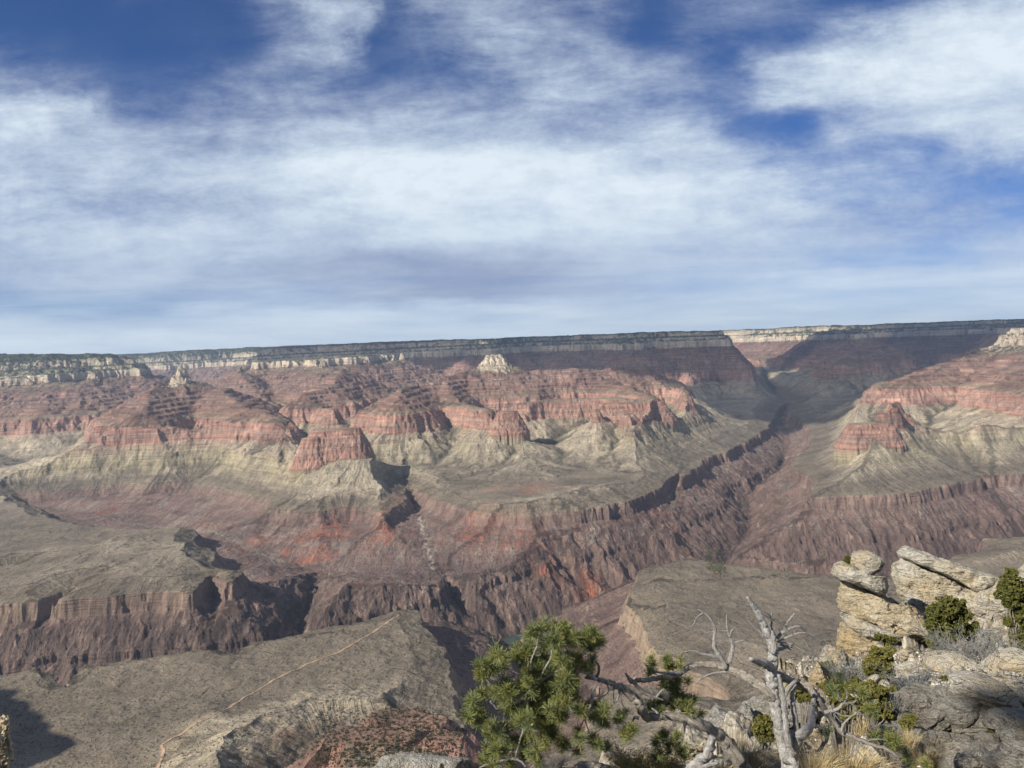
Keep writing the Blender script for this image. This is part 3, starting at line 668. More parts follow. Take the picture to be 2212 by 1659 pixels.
# forest on the upper slopes of the far rim
fn = N.mapr(N.noise(P, 0.018, 6, 0.75), 0.44, 0.54)
fo = N.math('MULTIPLY', N.math('MULTIPLY', fn, N.math('ADD', N.mapr(bed, 1780, 1850, 0.0, 0.55), N.mapr(bed, 1880, 2010, 0.0, 0.40))), N.mapr(nz, 0.50, 0.70))
base = N.mix(fo, base, (.035, .045, .028))
base = N.mix(1.0, base, (1.12, 1.10, 1.07), 'MULTIPLY')
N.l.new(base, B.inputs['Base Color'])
bh1 = N.noise(ven, 1.6, 5, 0.7)
bh2 = N.noise(vs, 1.4, 5, 0.65)
bh = N.math('ADD', N.math('MULTIPLY', bh1, 14.0), N.math('MULTIPLY', bh2, N.math('MULTIPLY', steep, 16.0)))
bh = N.math('ADD', bh, N.math('MULTIPLY', N.noise(P, 0.035, 6, 0.7), N.math('MULTIPLY_ADD', steep, 8.0, 2.5)))
bh = N.math('ADD', bh, N.math('MULTIPLY', N.noise(P, 0.20, 3, 0.7), 1.6))
bh = N.math('ADD', bh, N.math('MULTIPLY', N.math('MULTIPLY', sn, gz), 30.0))
bh = N.math('ADD', bh, N.math('MULTIPLY', N.math('MULTIPLY', rn1, slp), 26.0))
bb = N.bump(bh, 0.9, 1.0)
N.l.new(bb, B.inputs['Normal'])
me.materials.append(m)

# ------------------------------------------------------------------ haze over the canyon
def box_mesh(name, lo, hi):
    me_ = bpy.data.meshes.new(name); bm = bmesh.new(); bmesh.ops.create_cube(bm, size=1.0)
    for v in bm.verts: v.co = Vector([(lo[i] + hi[i]) / 2 + v.co[i] * (hi[i] - lo[i]) for i in range(3)])
    bm.to_mesh(me_); bm.free(); return me_
if 'haze' not in DEV:
    hz = bpy.data.objects.new('haze', box_mesh('haze', (-30500, -1200, float(Z.min()) - 3), (30500, 30500, float(Z.max()) + 60)))
    C.objects.link(hz); hz['kind'] = 'stuff'
    hm = bpy.data.materials.new('canyon_air'); hm.use_nodes = True; hn = hm.node_tree; hn.nodes.clear()
    o_ = hn.nodes.new('ShaderNodeOutputMaterial'); v_ = hn.nodes.new('ShaderNodeVolumePrincipled')
    v_.inputs['Color'].default_value = (0.60, 0.75, 1.0, 1); v_.inputs['Density'].default_value = 1.8e-5
    v_.inputs['Anisotropy'].default_value = 0.1
    hn.links.new(v_.outputs[0], o_.inputs['Volume']); hz.data.materials.append(hm)

# ------------------------------------------------------------------ canyon details: river, trail, bridge, cottonwoods, clouds
def ground_hit(u, v, y0=400., y1=15000.):
    d = ray(u, v); ys = np.exp(np.linspace(math.log(y0), math.log(y1), 6000)).astype(np.float32)
    zt = pz(d.x * ys, ys)[0]
    below = np.nonzero(d.z * ys < zt)[0]
    i = below[0] if len(below) else len(ys) - 1
    return d.x * float(ys[i]), float(ys[i]), float(zt[i])
def link(name, me_, mat=None, parent=None, **props):
    o = bpy.data.objects.new(name, me_); C.objects.link(o)
    if mat is not None: me_.materials.append(mat)
    if parent is not None: o.parent = parent
    for k, v in props.items(): o[k] = v
    return o
def pymesh(name, verts, faces, smooth=False):
    me_ = bpy.data.meshes.new(name); me_.from_pydata([tuple(map(float, v)) for v in verts], [], faces)
    if smooth: me_.polygons.foreach_set('use_smooth', np.ones(len(me_.polygons), bool))
    me_.update(); return me_
def smooth_line(pts, n):
    pts = np.array(pts, float); t = np.arange(len(pts)); tt_ = np.linspace(0, len(pts) - 1, n)
    out = np.stack([np.interp(tt_, t, pts[:, k]) for k in range(pts.shape[1])], 1)
    for _ in range(3): out[1:-1] = (out[:-2] + 2 * out[1:-1] + out[2:]) / 4
    return out
def strip(pts, w):
    d = np.gradient(pts[:, :2], axis=0); d /= np.linalg.norm(d, axis=1)[:, None] + 1e-9
    nrm = np.stack([-d[:, 1], d[:, 0]], 1)
    w = np.asarray(w).reshape(-1, 1) if np.ndim(w) else w
    return pts[:, :2] + nrm * w, pts[:, :2] - nrm * w
# river
rp = smooth_line([(x * 1000, y * 1000) for x, y in RIVER], 160)
L_, R_ = strip(rp, 95.0)
zr = 617.0 - 2150 + tilt(rp[:, 0], rp[:, 1])
vs_ = [(*L_[i], zr[i]) for i in range(160)] + [(*R_[i], zr[i]) for i in range(160)]
rm, RN, RB = material('river_water', 0.12, 0.5)
RB.inputs['Base Color'].default_value = (.035, .062, .048, 1)
gp = RN.node('ShaderNodeNewGeometry').outputs['Position']
RN.l.new(RN.bump(RN.noise(gp, 0.4, 3, 0.6), 0.3, 0.5), RB.inputs['Normal'])
link('river', pymesh('river', vs_, [(i, i + 1, 161 + i, 160 + i) for i in range(159)], True), rm, kind='structure')
# trail on the near bench
TR = [(318, 1720), (342, 1655), (352, 1628), (346, 1611), (372, 1595), (400, 1580), (450, 1553), (500, 1525), (530, 1506), (580, 1477), (620, 1455), (660, 1436), (700, 1421), (735, 1408), (765, 1390), (800, 1370), (830, 1350), (850, 1336), (862, 1328)]
tp = smooth_line([ground_hit(u, v)[:2] for u, v in TR], 260)
def drape(name, pts, w, lift, mat, **pr):
    n = len(pts); l_, r_ = strip(pts, w)
    cols = [l_ * (1 - k / 4.) + r_ * (k / 4.) for k in range(5)]
    allp = np.concatenate(cols); zz = pz(allp[:, 0], allp[:, 1])[0] + lift
    vs = np.column_stack([allp, zz]); fs = []
    for k in range(4):
        for i in range(n - 1): fs.append((k * n + i, k * n + i + 1, (k + 1) * n + i + 1, (k + 1) * n + i))
    return link(name, pymesh(name, vs, fs, True), mat, **pr)
tm, TN, TB = material('trail_dust', 0.95, 0.05)
tpz = TN.node('ShaderNodeNewGeometry').outputs['Position']
TN.l.new(TN.ramp(TN.noise(tpz, 0.08, 4, 0.6), [(0.3, (.31, .205, .13)), (0.7, (.45, .335, .23))]), TB.inputs['Base Color'])
tp = tp + (fbm(tp[:, 0] / 60, tp[:, 1] / 60, 2, 5) * 5)[:, None]
drape('trail', tp, 3.9 + 2.4 * np.clip(fbm(np.arange(260) / 9., np.zeros(260), 3, 77), -1, 1), 1.3, tm, kind='structure', label='orange dirt trail running along the near bench')
# slender suspension bridge over the far reach of the river
bx0, by0, _z = PQ(1768, 1276, 640)[0], PQ(1768, 1276, 640)[1], 0
bz = 640.0 - 2150 + float(tilt(bx0, by0))
stl, _, SB = material('bridge_steel', 0.5, 0.4); SB.inputs['Base Color'].default_value = (.32, .33, .33, 1)
br_ = bpy.data.objects.new('footbridge', None); C.objects.link(br_); br_.location = (bx0, by0, bz)
br_['label'] = 'thin suspension footbridge crossing the green river behind the pale rocks'; br_['category'] = 'footbridge'
def bar(a, b, w):
    a, b = Vector(a), Vector(b); d = (b - a).normalized(); s1 = d.cross(Vector((0, 0, 1))).normalized() * w; s2 = d.cross(s1).normalized() * w
    vs = [p + i * s1 + j * s2 for p in (a, b) for i, j in ((1, 1), (1, -1), (-1, -1), (-1, 1))]
    return vs, [(0, 1, 2, 3), (7, 6, 5, 4), (0, 4, 5, 1), (1, 5, 6, 2), (2, 6, 7, 3), (3, 7, 4, 0)]
def bars(name, segs, mat, parent):
    V_, F_ = [], []
    for a, b, w_ in segs:
        vs, fs = bar(a, b, w_); o_ = len(V_); V_ += vs; F_ += [tuple(i + o_ for i in f) for f in fs]
    return link(name, pymesh(name, V_, F_), mat, parent)
bd = Vector((0.75, -0.66, 0)).normalized() * 75
bars('deck', [(-bd, bd, 1.1)], stl, br_)
for s_ in (-1, 1): bars('tower', [(bd * s_ + Vector((0, 0, -20)), bd * s_ + Vector((0, 0, 14)), 1.0)], stl, br_)
bars('cable', [(bd * (-1 + k / 6.) + Vector((0, 0, 1 + 13 * (k / 6. - 1) ** 2)), bd * (-1 + (k + 1) / 6.) + Vector((0, 0, 1 + 13 * ((k + 1) / 6. - 1) ** 2)), 0.4) for k in range(12)], stl, br_)

def quick_hit(u, v):                            # the same, read off the finished sheet
    d = ray(u, v); i = int(np.clip(np.searchsorted(AZ, math.atan2(d.x, 1.0)), 1, NA - 1)); i = i if rng_j.rand() < .5 else i - 1
    slope = d.z / math.hypot(d.x, 1.0); ok_ = np.nonzero((RAD[i] > 400) & (slope * RAD[i] < Z[i]))[0]
    k = ok_[0] if len(ok_) else NR - 1; f = rng_j.rand(); k0 = max(k - 1, 0)
    return tuple(float(A_[i, k0] * (1 - f) + A_[i, k] * f) for A_ in (X, Y, Z))
rng_j = np.random.RandomState(99)
# leafy quads
def leaf_cloud(cent, rad, n, size, rng, up=0.0):
    """n small leaf faces in an ellipsoid, as numpy verts/faces"""
    p = rng.normal(size=(n, 3)); p /= np.linalg.norm(p, axis=1)[:, None]
    p *= (rng.uniform(0.35, 1.0, n) ** 0.5)[:, None]
    c = np.array(cent) + p * np.array(rad)
    a = rng.normal(size=(n, 3)); a /= np.linalg.norm(a, axis=1)[:, None]
    b = np.cross(a, rng.normal(size=(n, 3))); b /= np.linalg.norm(b, axis=1)[:, None]
    s = (size * rng.uniform(0.6, 1.4, n))[:, None]
    return np.stack([c - a * s, c + b * s * 0.6, c + a * s, c - b * s * 0.6], 1)
def quads_mesh(name, Q4):
    V_ = Q4.reshape(-1, 3); n = len(Q4); f = np.arange(4 * n, dtype=np.int32)
    me_ = bpy.data.meshes.new(name); me_.vertices.add(4 * n); me_.vertices.foreach_set('co', V_.astype(np.float32).ravel())
    me_.loops.add(4 * n); me_.loops.foreach_set('vertex_index', f); me_.polygons.add(n)
    me_.polygons.foreach_set('loop_start', f[::4].copy()); me_.polygons.foreach_set('loop_total', np.full(n, 4, np.int32))
    me_.update(calc_edges=True); return me_
rng = np.random.RandomState(3)
def leafmat(name, c0, c1, scale, trans=0.25):
    m_, n_, b_ = material(name, 0.7, 0.15)
    g_ = n_.node('ShaderNodeNewGeometry')
    r_ = n_.math('FRACT', n_.math('MULTIPLY', g_.outputs['Random Per Island'], 1.0))
    ns = n_.noise(g_.outputs['Position'], scale, 3, 0.6)
    n_.l.new(n_.mix(n_.math('ADD', n_.math('MULTIPLY', r_, 0.5), n_.mapr(ns, 0.3, 0.7, 0, 0.5)), c0, c1), b_.inputs['Base Color'])
    return m_
cw = leafmat('cottonwood_leaf', (.06, .075, .03), (.16, .17, .08), 0.02)
Q4 = []
for k in range(130):
    u = rng.uniform(1523, 1566); v = rng.uniform(1186, 1240) + (u - 1545) * 0.4
    x, y, z = quick_hit(u, v)
    h = rng.uniform(5, 10)
    Q4.append(leaf_cloud((x, y, z + h * 0.6), (h * 0.7, h * 0.7, h * 0.6), 50, 1.3, rng))
link('cottonwood_grove', quads_mesh('cottonwood_grove', np.concatenate(Q4)), cw, kind='stuff', label='grove of grey green cottonwoods on the side canyon delta')
# junipers and scrub on the near red spur, lower bench and far rim: far too many to count
def scrub(name, boxes, mat, **pr):
    Q4 = []
    for (u0, u1, v0, v1, n, hmin, hmax) in boxes:
        for k in range(n):
            u = rng.uniform(u0, u1); v = rng.uniform(v0, v1)
            x, y, z = quick_hit(u, v)
            h = rng.uniform(hmin, hmax)
            Q4.append(leaf_cloud((x, y, z + h * 0.4), (h * 0.55, h * 0.55, h * 0.5), 18, h * 0.25, rng))
    link(name, quads_mesh(name, np.concatenate(Q4)), mat, kind='stuff', **pr)
sm = leafmat('scrub_leaf', (.030, .036, .018), (.075, .08, .04), 0.05)
if 'scrub' not in DEV:
    scrub('desert_scrub', [(680, 1000, 1530, 1658, 1300, 1.6, 4.4), (0, 930, 1340, 1658, 4200, 1.5, 3.6), (940, 1100, 1400, 1600, 600, 1.5, 3.0), (1350, 1800, 1250, 1500, 1300, 1.5, 3.6), (0, 560, 1180, 1290, 700, 2, 4)], sm, label='dark green junipers and scrub dotting the near slopes')

# ------------------------------------------------------------------ clouds high over the far canyon wall: they shade it
def cloud_sheet(name, x0, x1, y0, y1, z, polys, cell, seed, thick, label):
    nx_, ny_ = int((x1 - x0) / cell), int((y1 - y0) / cell)
    gx_, gy_ = np.meshgrid(np.linspace(x0, x1, nx_), np.linspace(y0, y1, ny_))
    f = np.full(gx_.shape, -1.0)
    for (cx, cy, rx, ry, ang) in polys:
        ca_, sa_ = math.cos(ang), math.sin(ang); dx_ = gx_ - cx; dy_ = gy_ - cy
        f = np.maximum(f, 1 - np.hypot((dx_ * ca_ + dy_ * sa_) / rx, (-dx_ * sa_ + dy_ * ca_) / ry))
    f = f + 0.38 * fbm(gx_ / 1700., gy_ / 1700., 5, seed, 0.6)
    on = f > 0; h = np.sqrt(np.clip(f, 0, 1)) * thick
    up = z + h * 0.9; lo = z - h * 0.35
    idx = np.arange(nx_ * ny_).reshape(ny_, nx_)
    a, b, c, d = idx[:-1, :-1], idx[:-1, 1:], idx[1:, 1:], idx[1:, :-1]
    keep = on[:-1, :-1] | on[:-1, 1:] | on[1:, 1:] | on[1:, :-1]
    F_ = np.stack([a[keep], b[keep], c[keep], d[keep]], 1)
    V_ = np.concatenate([np.stack([gx_, gy_, up], -1).reshape(-1, 3), np.stack([gx_, gy_, lo], -1).reshape(-1, 3)])
    F_ = np.concatenate([F_, F_[:, ::-1] + nx_ * ny_])
    me_ = pymesh(name, V_, [tuple(map(int, q_)) for q_ in F_], True)
    return link(name, me_, cm, kind='stuff', label=label)
cm, CN, CB = material('cloud_vapour', 1.0, 0.0); CB.inputs['Base Color'].default_value = (.9, .92, .95, 1)
CB.inputs['Alpha'].default_value = 0.60
def over(x, y, H, zt=-200):                       # where a cloud at height H must stand to shade (x, y)
    k = (H - zt) / math.tan(SUN_EL); return x + math.sin(SUN_AZ) * k, y + math.cos(SUN_AZ) * k
HC = 7800.0
def shade(lst): return [(*over(x * 1000, y * 1000, HC), rx * 1000, ry * 1000, a) for x, y, rx, ry, a in lst]
pA = shade([(8.5, 13.0, 5.5, 2.4, 0.0), (5.2, 10.3, 3.4, 1.9, 0.2), (3.3, 9.3, 1.7, 1.5, 0.4), (8.6, 10.6, 3.2, 2.0, 0.0), (2.0, 12.6, 2.4, 1.3, -0.1)])
pB = shade([(-0.6, 14.0, 2.6, 1.1, 0.0), (-3.4, 14.6, 1.6, 0.9, 0.1)])
pC = shade([(10.5, 15.2, 5.0, 1.3, 0.0), (3.2, 15.0, 1.8, 0.9, 0.2)])
for nm, p_, sd_ in (('broad', pA, 3), ('narrow', pB, 9), ('long', pC, 14)):
    xs = [q_[0] for q_ in p_]; ys = [q_[1] for q_ in p_]
    cloud_sheet('cloud', min(xs) - 5500, max(xs) + 5500, min(ys) - 3500, max(ys) + 3500, HC, p_, 130.0, sd_, 420.0, nm + ' white cloud sheet high over the canyon')

# ================================================================== the viewpoint: rocks, trees, shrubs and grass
def at(u, v, y): d = ray(u, v); return Vector(d * y)
def c1(p, y, o=0.0): return at(1728 + p[0] * 0.2187, 1134 + p[1] * 0.2187, y)
def c2(p, y): return at(1728 + p[0] * 0.2187, 1350 + p[1] * 0.2187, y)
def c3(p, y): return at(1269 + p[0] * 0.235, 1269 + p[1] * 0.235, y)
def c4(p, y): return at(945 + p[0] * 0.232, 1296 + p[1] * 0.232, y)
def hash3(ix, iy, iz, s):
    h = _perm[(ix + s) & 255]; h = _perm[h + (iy & 255)]; h = _perm[h + (iz & 255)]
    return h.astype(np.float32) / 255.0
def vn3(P_, s=0):
    f = np.floor(P_); i = f.astype(np.int32); t = P_ - f; t = t * t * (3 - 2 * t)
    r = 0
    for a in (0, 1):
        for b in (0, 1):
            for c in (0, 1):
                wgt = (t[:, 0] if a else 1 - t[:, 0]) * (t[:, 1] if b else 1 - t[:, 1]) * (t[:, 2] if c else 1 - t[:, 2])
                r = r + wgt * hash3(i[:, 0] + a & 255, i[:, 1] + b & 255, i[:, 2] + c & 255, s)
    return r * 2 - 1
def fb3(P_, o=4, s=0, g=0.5):
    r = 0; a = 1.0
    for k in range(o): r = r + a * vn3(P_ * 2 ** k + k * 7.3, s + k * 11); a *= g
    return r
def ridge3(P_, o=3, s=0):
    r = 0; a = 1.0
    for k in range(o): r = r + a * (1 - 2 * np.abs(vn3(P_ * 2 ** k + 3.1 * k, s + k * 13))); a *= 0.5
    return r

# ---- materials
def stone(name, c_lo, c_mid, c_hi, warm, sc=1.0, crack=1.0):
    m_, n_, b_ = material(name, 0.9, 0.12)
    P_ = n_.node('ShaderNodeTexCoord').outputs['Object']
    g_ = n_.node('ShaderNodeNewGeometry'); Pw = g_.outputs['Position']
    big = n_.noise(Pw, 1.1 * sc, 5, 0.62); med = n_.noise(Pw, 5.0 * sc, 6, 0.68); fin = n_.noise(Pw, 32.0 * sc, 4, 0.7)
    col = n_.ramp(n_.math('ADD', n_.math('MULTIPLY', big, 0.55), n_.math('MULTIPLY', med, 0.45)), [(0.32, c_lo), (0.5, c_mid), (0.66, c_hi)])
    col = n_.mix(n_.mapr(n_.noise(Pw, 0.9 * sc, 3, 0.5), 0.48, 0.66, 0.0, 0.8), col, warm)
    vo = n_.node('ShaderNodeTexVoronoi', feature='DISTANCE_TO_EDGE'); mp = n_.node('ShaderNodeMapping'); n_.set(mp.inputs[0], n_.vmath('ADD', Pw, n_.vmath('SCALE', n_.noise(Pw, 3.0 * sc, 3, 0.6, color=True), scale=0.35)))
    mp.inputs['Rotation'].default_value = (0.2, 0.45, 0.1); mp.inputs['Scale'].default_value = (2.6 * sc, 2.6 * sc, 8.0 * sc); n_.l.new(mp.outputs[0], vo.inputs['Vector']); vo.inputs['Scale'].default_value = 1.0
    ck = n_.mapr(vo.outputs['Distance'], 0.0, 0.06, 1.0, 0.0)
    ck = n_.math('MULTIPLY', ck, n_.mapr(n_.noise(Pw, 2.6 * sc, 4, 0.7), 0.45, 0.65, 0.0, crack))
    pit = n_.mapr(fin, 0.30, 0.42, 1.0, 0.0)
    col = n_.mix(n_.math('MULTIPLY', pit, 0.55), col, (.16, .14, .11))
    col = n_.mix(n_.math('MULTIPLY', ck, 0.6), col, (.16, .14, .11))
    mb = n_.node('ShaderNodeMapping'); n_.l.new(Pw, mb.inputs[0]); mb.inputs['Rotation'].default_value = (0.1, 0.42, 0); mb.inputs['Scale'].default_value = (0.9 * sc, 0.9 * sc, 9.0 * sc)
    bl_ = n_.noise(mb.outputs[0], 1.0, 5, 0.6, dist=0.4)
    bdl = n_.math('MULTIPLY', n_.mapr(n_.math('ABSOLUTE', n_.math('SUBTRACT', bl_, 0.5)), 0.0, 0.018, 1.0, 0.0), n_.mapr(med, 0.40, 0.55))
    col = n_.mix(n_.math('MULTIPLY', bdl, 0.75), col, (.12, .10, .075))
    # grey lichen flecks
    col = n_.mix(n_.mapr(n_.noise(Pw, 11.0 * sc, 4, 0.7), 0.62, 0.70, 0.0, 0.4), col, (.26, .25, .225))
    n_.l.new(col, b_.inputs['Base Color'])
    h = n_.math('ADD', n_.math('MULTIPLY', med, 0.26), n_.math('MULTIPLY', fin, 0.05))
    h = n_.math('SUBTRACT', h, n_.math('MULTIPLY', ck, 0.05)); h = n_.math('ADD', n_.math('SUBTRACT', h, n_.math('MULTIPLY', bdl, 0.06)), n_.math('MULTIPLY', bl_, 0.16))
    n_.l.new(n_.bump(h, 1.0, 1.0), b_.inputs['Normal'])
    return m_
cream = stone('cream_limestone', (.42, .38, .29), (.62, .575, .47), (.72, .685, .58), (.62, .50, .31))
buff = stone('buff_limestone', (.42, .34, .22), (.60, .50, .33), (.69, .61, .45), (.62, .45, .22))
white = stone('white_limestone', (.50, .47, .40), (.68, .65, .57), (.76, .73, .65), (.55, .50, .40), 2.2, 0.7)
greyst = stone('grey_limestone', (.26, .235, .19), (.42, .39, .33), (.54, .51, .44), (.30, .25, .18), 2.0)

def rock_from_outline(name, pts, thick, mat, parent=None, seed=1, rough=0.07, boxy=0.55, strata=0.0, dip=0.0, nth=190, nph=80, **pr):
    """closed stone: the outline (world points) is its widest section, it bulges 'thick' metres across the view"""
    pts = [Vector(p) for p in pts]; c = sum(pts, Vector()) / len(pts)
    ref = parent.location if parent is not None else c
    vd = c.normalized(); vx = _r.copy(); vy = vx.cross(vd) * -1; vy.normalize()
    vx = vy.cross(vd).normalized()
    pl = np.array([((p - c).dot(vx), (p - c).dot(vy)) for p in pts])
    a = np.arctan2(pl[:, 1], pl[:, 0]); r = np.hypot(pl[:, 0], pl[:, 1]); o = np.argsort(a); a, r = a[o], r[o]
    th = np.linspace(-math.pi, math.pi, nth, endpoint=False)
    aa = np.concatenate([a - 2 * math.pi, a, a + 2 * math.pi])
    # interpolate along the polygon edges in the plane
    xa = np.tile(r * np.cos(a), 3); ya = np.tile(r * np.sin(a), 3)
    X_ = np.interp(th, aa, xa); Y_ = np.interp(th, aa, ya)
    for _ in range(2): X_ = (np.roll(X_, 1) + 2 * X_ + np.roll(X_, -1)) / 4; Y_ = (np.roll(Y_, 1) + 2 * Y_ + np.roll(Y_, -1)) / 4
    ph = np.linspace(-math.pi / 2, math.pi / 2, nph)
    cp = np.cos(ph).clip(0) ** boxy; sp = np.sign(np.sin(ph)) * np.abs(np.sin(ph)) ** boxy
    A = np.array(vx); B_ = np.array(vy); D_ = np.array(vd)
    V_ = (np.array(c)[None, None] + cp[:, None, None] * (X_[None, :, None] * A + Y_[None, :, None] * B_) + (sp * thick / 2)[:, None, None] * D_)
    V_ = V_.reshape(-1, 3); nrm = V_ - np.array(c); size = float(np.mean(r))
    nrm /= np.linalg.norm(nrm, axis=1)[:, None] + 1e-9
    s = 1.0 / max(size, 0.05)
    Pn = V_ * s + seed * 3.7
    d = rough * size * (fb3(Pn * 1.3, 6, seed, 0.65) * 1.3 + ridge3(Pn * 2.2, 4, seed + 5) * 0.7)
    cell = np.floor(Pn * 2.6 + 0.6 * fb3(Pn * 2, 3, seed + 2)[:, None]).astype(np.int32)
    c2_ = np.floor(Pn * 6.5 + 0.8 * fb3(Pn * 5, 3, seed + 4)[:, None]).astype(np.int32)
    d = d + rough * size * 0.7 * (hash3(c2_[:, 0] & 255, c2_[:, 1] & 255, c2_[:, 2] & 255, seed + 1) - .5)
    d = d + rough * size * 2.3 * (hash3(cell[:, 0] & 255, cell[:, 1] & 255, cell[:, 2] & 255, seed) - .5)
    if strata:
        strata = strata * 1.7
        ca_, sa_ = math.cos(dip), math.sin(dip)
        hh = V_[:, 2] * ca_ + (V_ @ A) * sa_ + 0.12 * fb3(V_ * 0.9, 3, seed + 3)
        led = vn3(np.stack([hh * 5.5, np.zeros_like(hh), np.full_like(hh, seed)], 1), seed) + 0.5 * vn3(np.stack([hh * 13, np.zeros_like(hh), np.full_like(hh, seed)], 1), seed + 9)
        d = d + strata * led
        blk = ridge3(np.stack([V_ @ A * 1.4, V_ @ D_ * 1.4, hh * 3.0], 1), 2, seed + 21)
        d = d + strata * 0.8 * blk
    V_ = V_ + nrm * d[:, None]
    V_ = V_ - np.array(ref)
    idx = np.arange(nth * nph).reshape(nph, nth); nx_ = np.roll(idx, -1, axis=1)
    F_ = np.stack([idx[:-1], nx_[:-1], nx_[1:], idx[1:]], -1).reshape(-1, 4)
    me_ = pymesh(name, V_, F_.tolist(), True)
    bm = bmesh.new(); bm.from_mesh(me_); bmesh.ops.remove_doubles(bm, verts=bm.verts, dist=size * 0.002); bmesh.ops.recalc_face_normals(bm, faces=bm.faces); bm.to_mesh(me_); bm.free()
    me_.polygons.foreach_set('use_smooth', np.ones(len(me_.polygons), bool))
    o_ = link(name, me_, mat, parent, **pr)
    if parent is None: o_.location = ref
    return o_
def empty(name, loc, **pr):
    o_ = bpy.data.objects.new(name, None); C.objects.link(o_); o_.location = loc; o_.empty_display_size = 0.2
    for k, v in pr.items(): o_[k] = v
    return o_

# ---- leaning stack of limestone
y_ = 20.0
hd = empty('rock_pinnacle', c1((700, 1380), y_), label='leaning buff rock pinnacle topped with a balanced pale boulder', category='rock pinnacle')
S1 = lambda L, y: [c1(p, y) for p in L]
rock_from_outline('base_block', S1([(395, 1040), (480, 970), (600, 1050), (760, 1110), (870, 1150), (980, 1180), (1130, 1290), (1060, 1440), (700, 1430), (480, 1290), (415, 1230), (388, 1130)], y_), 2.3, buff, hd, 2, .06, .5, .035, .3)
rock_from_outline('thin_layer', S1([(422, 875), (520, 890), (700, 975), (880, 1045), (1005, 1100), (1010, 1165), (850, 1150), (650, 1110), (490, 1010), (430, 930)], y_ - .1), 2.2, cream, hd, 3, .05, .5, .03, .4)
rock_from_outline('thick_layer', S1([(425, 555), (560, 590), (700, 655), (835, 680), (845, 735), (960, 795), (1085, 815), (1200, 925), (1245, 1000), (1235, 1110), (1100, 1100), (980, 1090), (850, 1040), (700, 960), (520, 890), (425, 840), (405, 740)], y_), 2.1, buff, hd, 5, .05, .45, .04, .45)
rock_from_outline('cap_slab', S1([(313, 470), (345, 388), (430, 366), (500, 400), (580, 450), (700, 500), (790, 430), (835, 500), (862, 600), (840, 665), (780, 684), (650, 625), (520, 575), (400, 545), (330, 505)], y_ - .15), 2.0, cream, hd, 7, .04, .55, .012, .5)
rock_from_outline('top_boulder', S1([(496, 375), (525, 285), (620, 260), (720, 288), (800, 338), (828, 385), (785, 445), (700, 480), (640, 485), (560, 435), (510, 410)], y_), 1.35, cream, hd, 9, .05, .6, .01, .1)
rock_from_outline('shaded_foot', S1([(980, 1120), (1230, 1090), (1350, 1200), (1345, 1420), (1120, 1480), (900, 1430)], y_ + .3), 2.4, buff, hd, 12, .07, .5, .03, .4)
# ---- tilted slab outcrop behind it
so_ = empty('rock_outcrop', c1((1500, 1000), 23.5), label='tilted cream limestone outcrop with an overhanging top slab behind the juniper', category='rock outcrop')
rock_from_outline('overhanging_wall', S1([(940, 425), (1030, 350), (1130, 345), (1300, 440), (1550, 510), (1720, 640), (1700, 900), (1500, 1050), (1300, 1000), (1200, 950), (1130, 850), (1050, 800), (1015, 700), (955, 540)], 23.5), 3.4, cream, so_, 14, .06, .5, .03, -.5)
rock_from_outline('top_slab', S1([(972, 285), (1075, 225), (1290, 298), (1400, 348), (1660, 438), (1990, 535), (2010, 620), (1850, 740), (1720, 660), (1600, 575), (1420, 490), (1280, 440), (1130, 378), (1000, 335)], 23.2), 3.6, cream, so_, 15, .05, .5, .03, -.5, nth=220)
rock_from_outline('back_block', S1([(1560, 760), (1700, 620), (1900, 600), (2100, 640), (2300, 600), (2320, 1200), (1950, 1250), (1740, 1180), (1640, 950)], 22.0), 3.0, cream, so_, 17, .07, .5, .04, -.3)
rock_from_outline('boulder', S1([(2160, 440), (2212, 385), (2290, 400), (2330, 480), (2300, 560), (2170, 565)], 27), 1.8, cream, None, 19, .07, .6, label='rounded cream boulder at the right edge above the dark juniper', category='boulder')
# ---- small spires and boulders
rock_from_outline('rock_spire', S1([(100, 1520), (140, 1420), (172, 1345), (212, 1400), (270, 1490), (292, 1660), (120, 1640)], 13.5), .8, buff, None, 21, .10, .7, .01, label='small knobbly pointed rock beside the grey shrub below the pinnacle', category='rock')
rock_from_outline('boulder', S1([(240, 1330), (320, 1262), (400, 1240), (455, 1300), (470, 1420), (300, 1440)], 18), 1.2, buff, None, 23, .09, .6, .015, label='rough buff boulder at the left foot of the rock pinnacle', category='boulder')
S3 = lambda L, y: [c3(p, y) for p in L]
rock_from_outline('boulder', S3([(1082, 1200), (1145, 1130), (1190, 1102), (1255, 1148), (1350, 1200), (1415, 1270), (1430, 1420), (1300, 1440), (1150, 1345), (1085, 1265)], 8.6), .8, white, None, 25, .08, .6, .012, 1.2, label='pointed white boulder left of the dead trunk', category='boulder')
rock_from_outline('boulder', S3([(1375, 1150), (1440, 1075), (1500, 1105), (1530, 1190), (1520, 1290), (1430, 1290), (1390, 1230)], 9.2), .5, white, None, 27, .09, .6, label='small upright white rock between the pointed and the broad boulder', category='boulder')
rock_from_outline('boulder', S3([(1440, 1065), (1550, 1008), (1660, 1015), (1900, 1050), (2060, 1080), (2090, 1200), (1850, 1290), (1520, 1240)], 10.0), 1.5, white, None, 29, .07, .6, .01, label='broad white boulder partly hidden behind the dead trunk', category='boulder')
rock_from_outline('boulder', S3([(560, 1640), (690, 1490), (860, 1430), (1010, 1470), (1140, 1540), (1200, 1760), (560, 1760)], 7.4), 1.0, buff, None, 31, .09, .6, .02, label='buff rock under the hanging pine needles at the bottom', category='boulder')
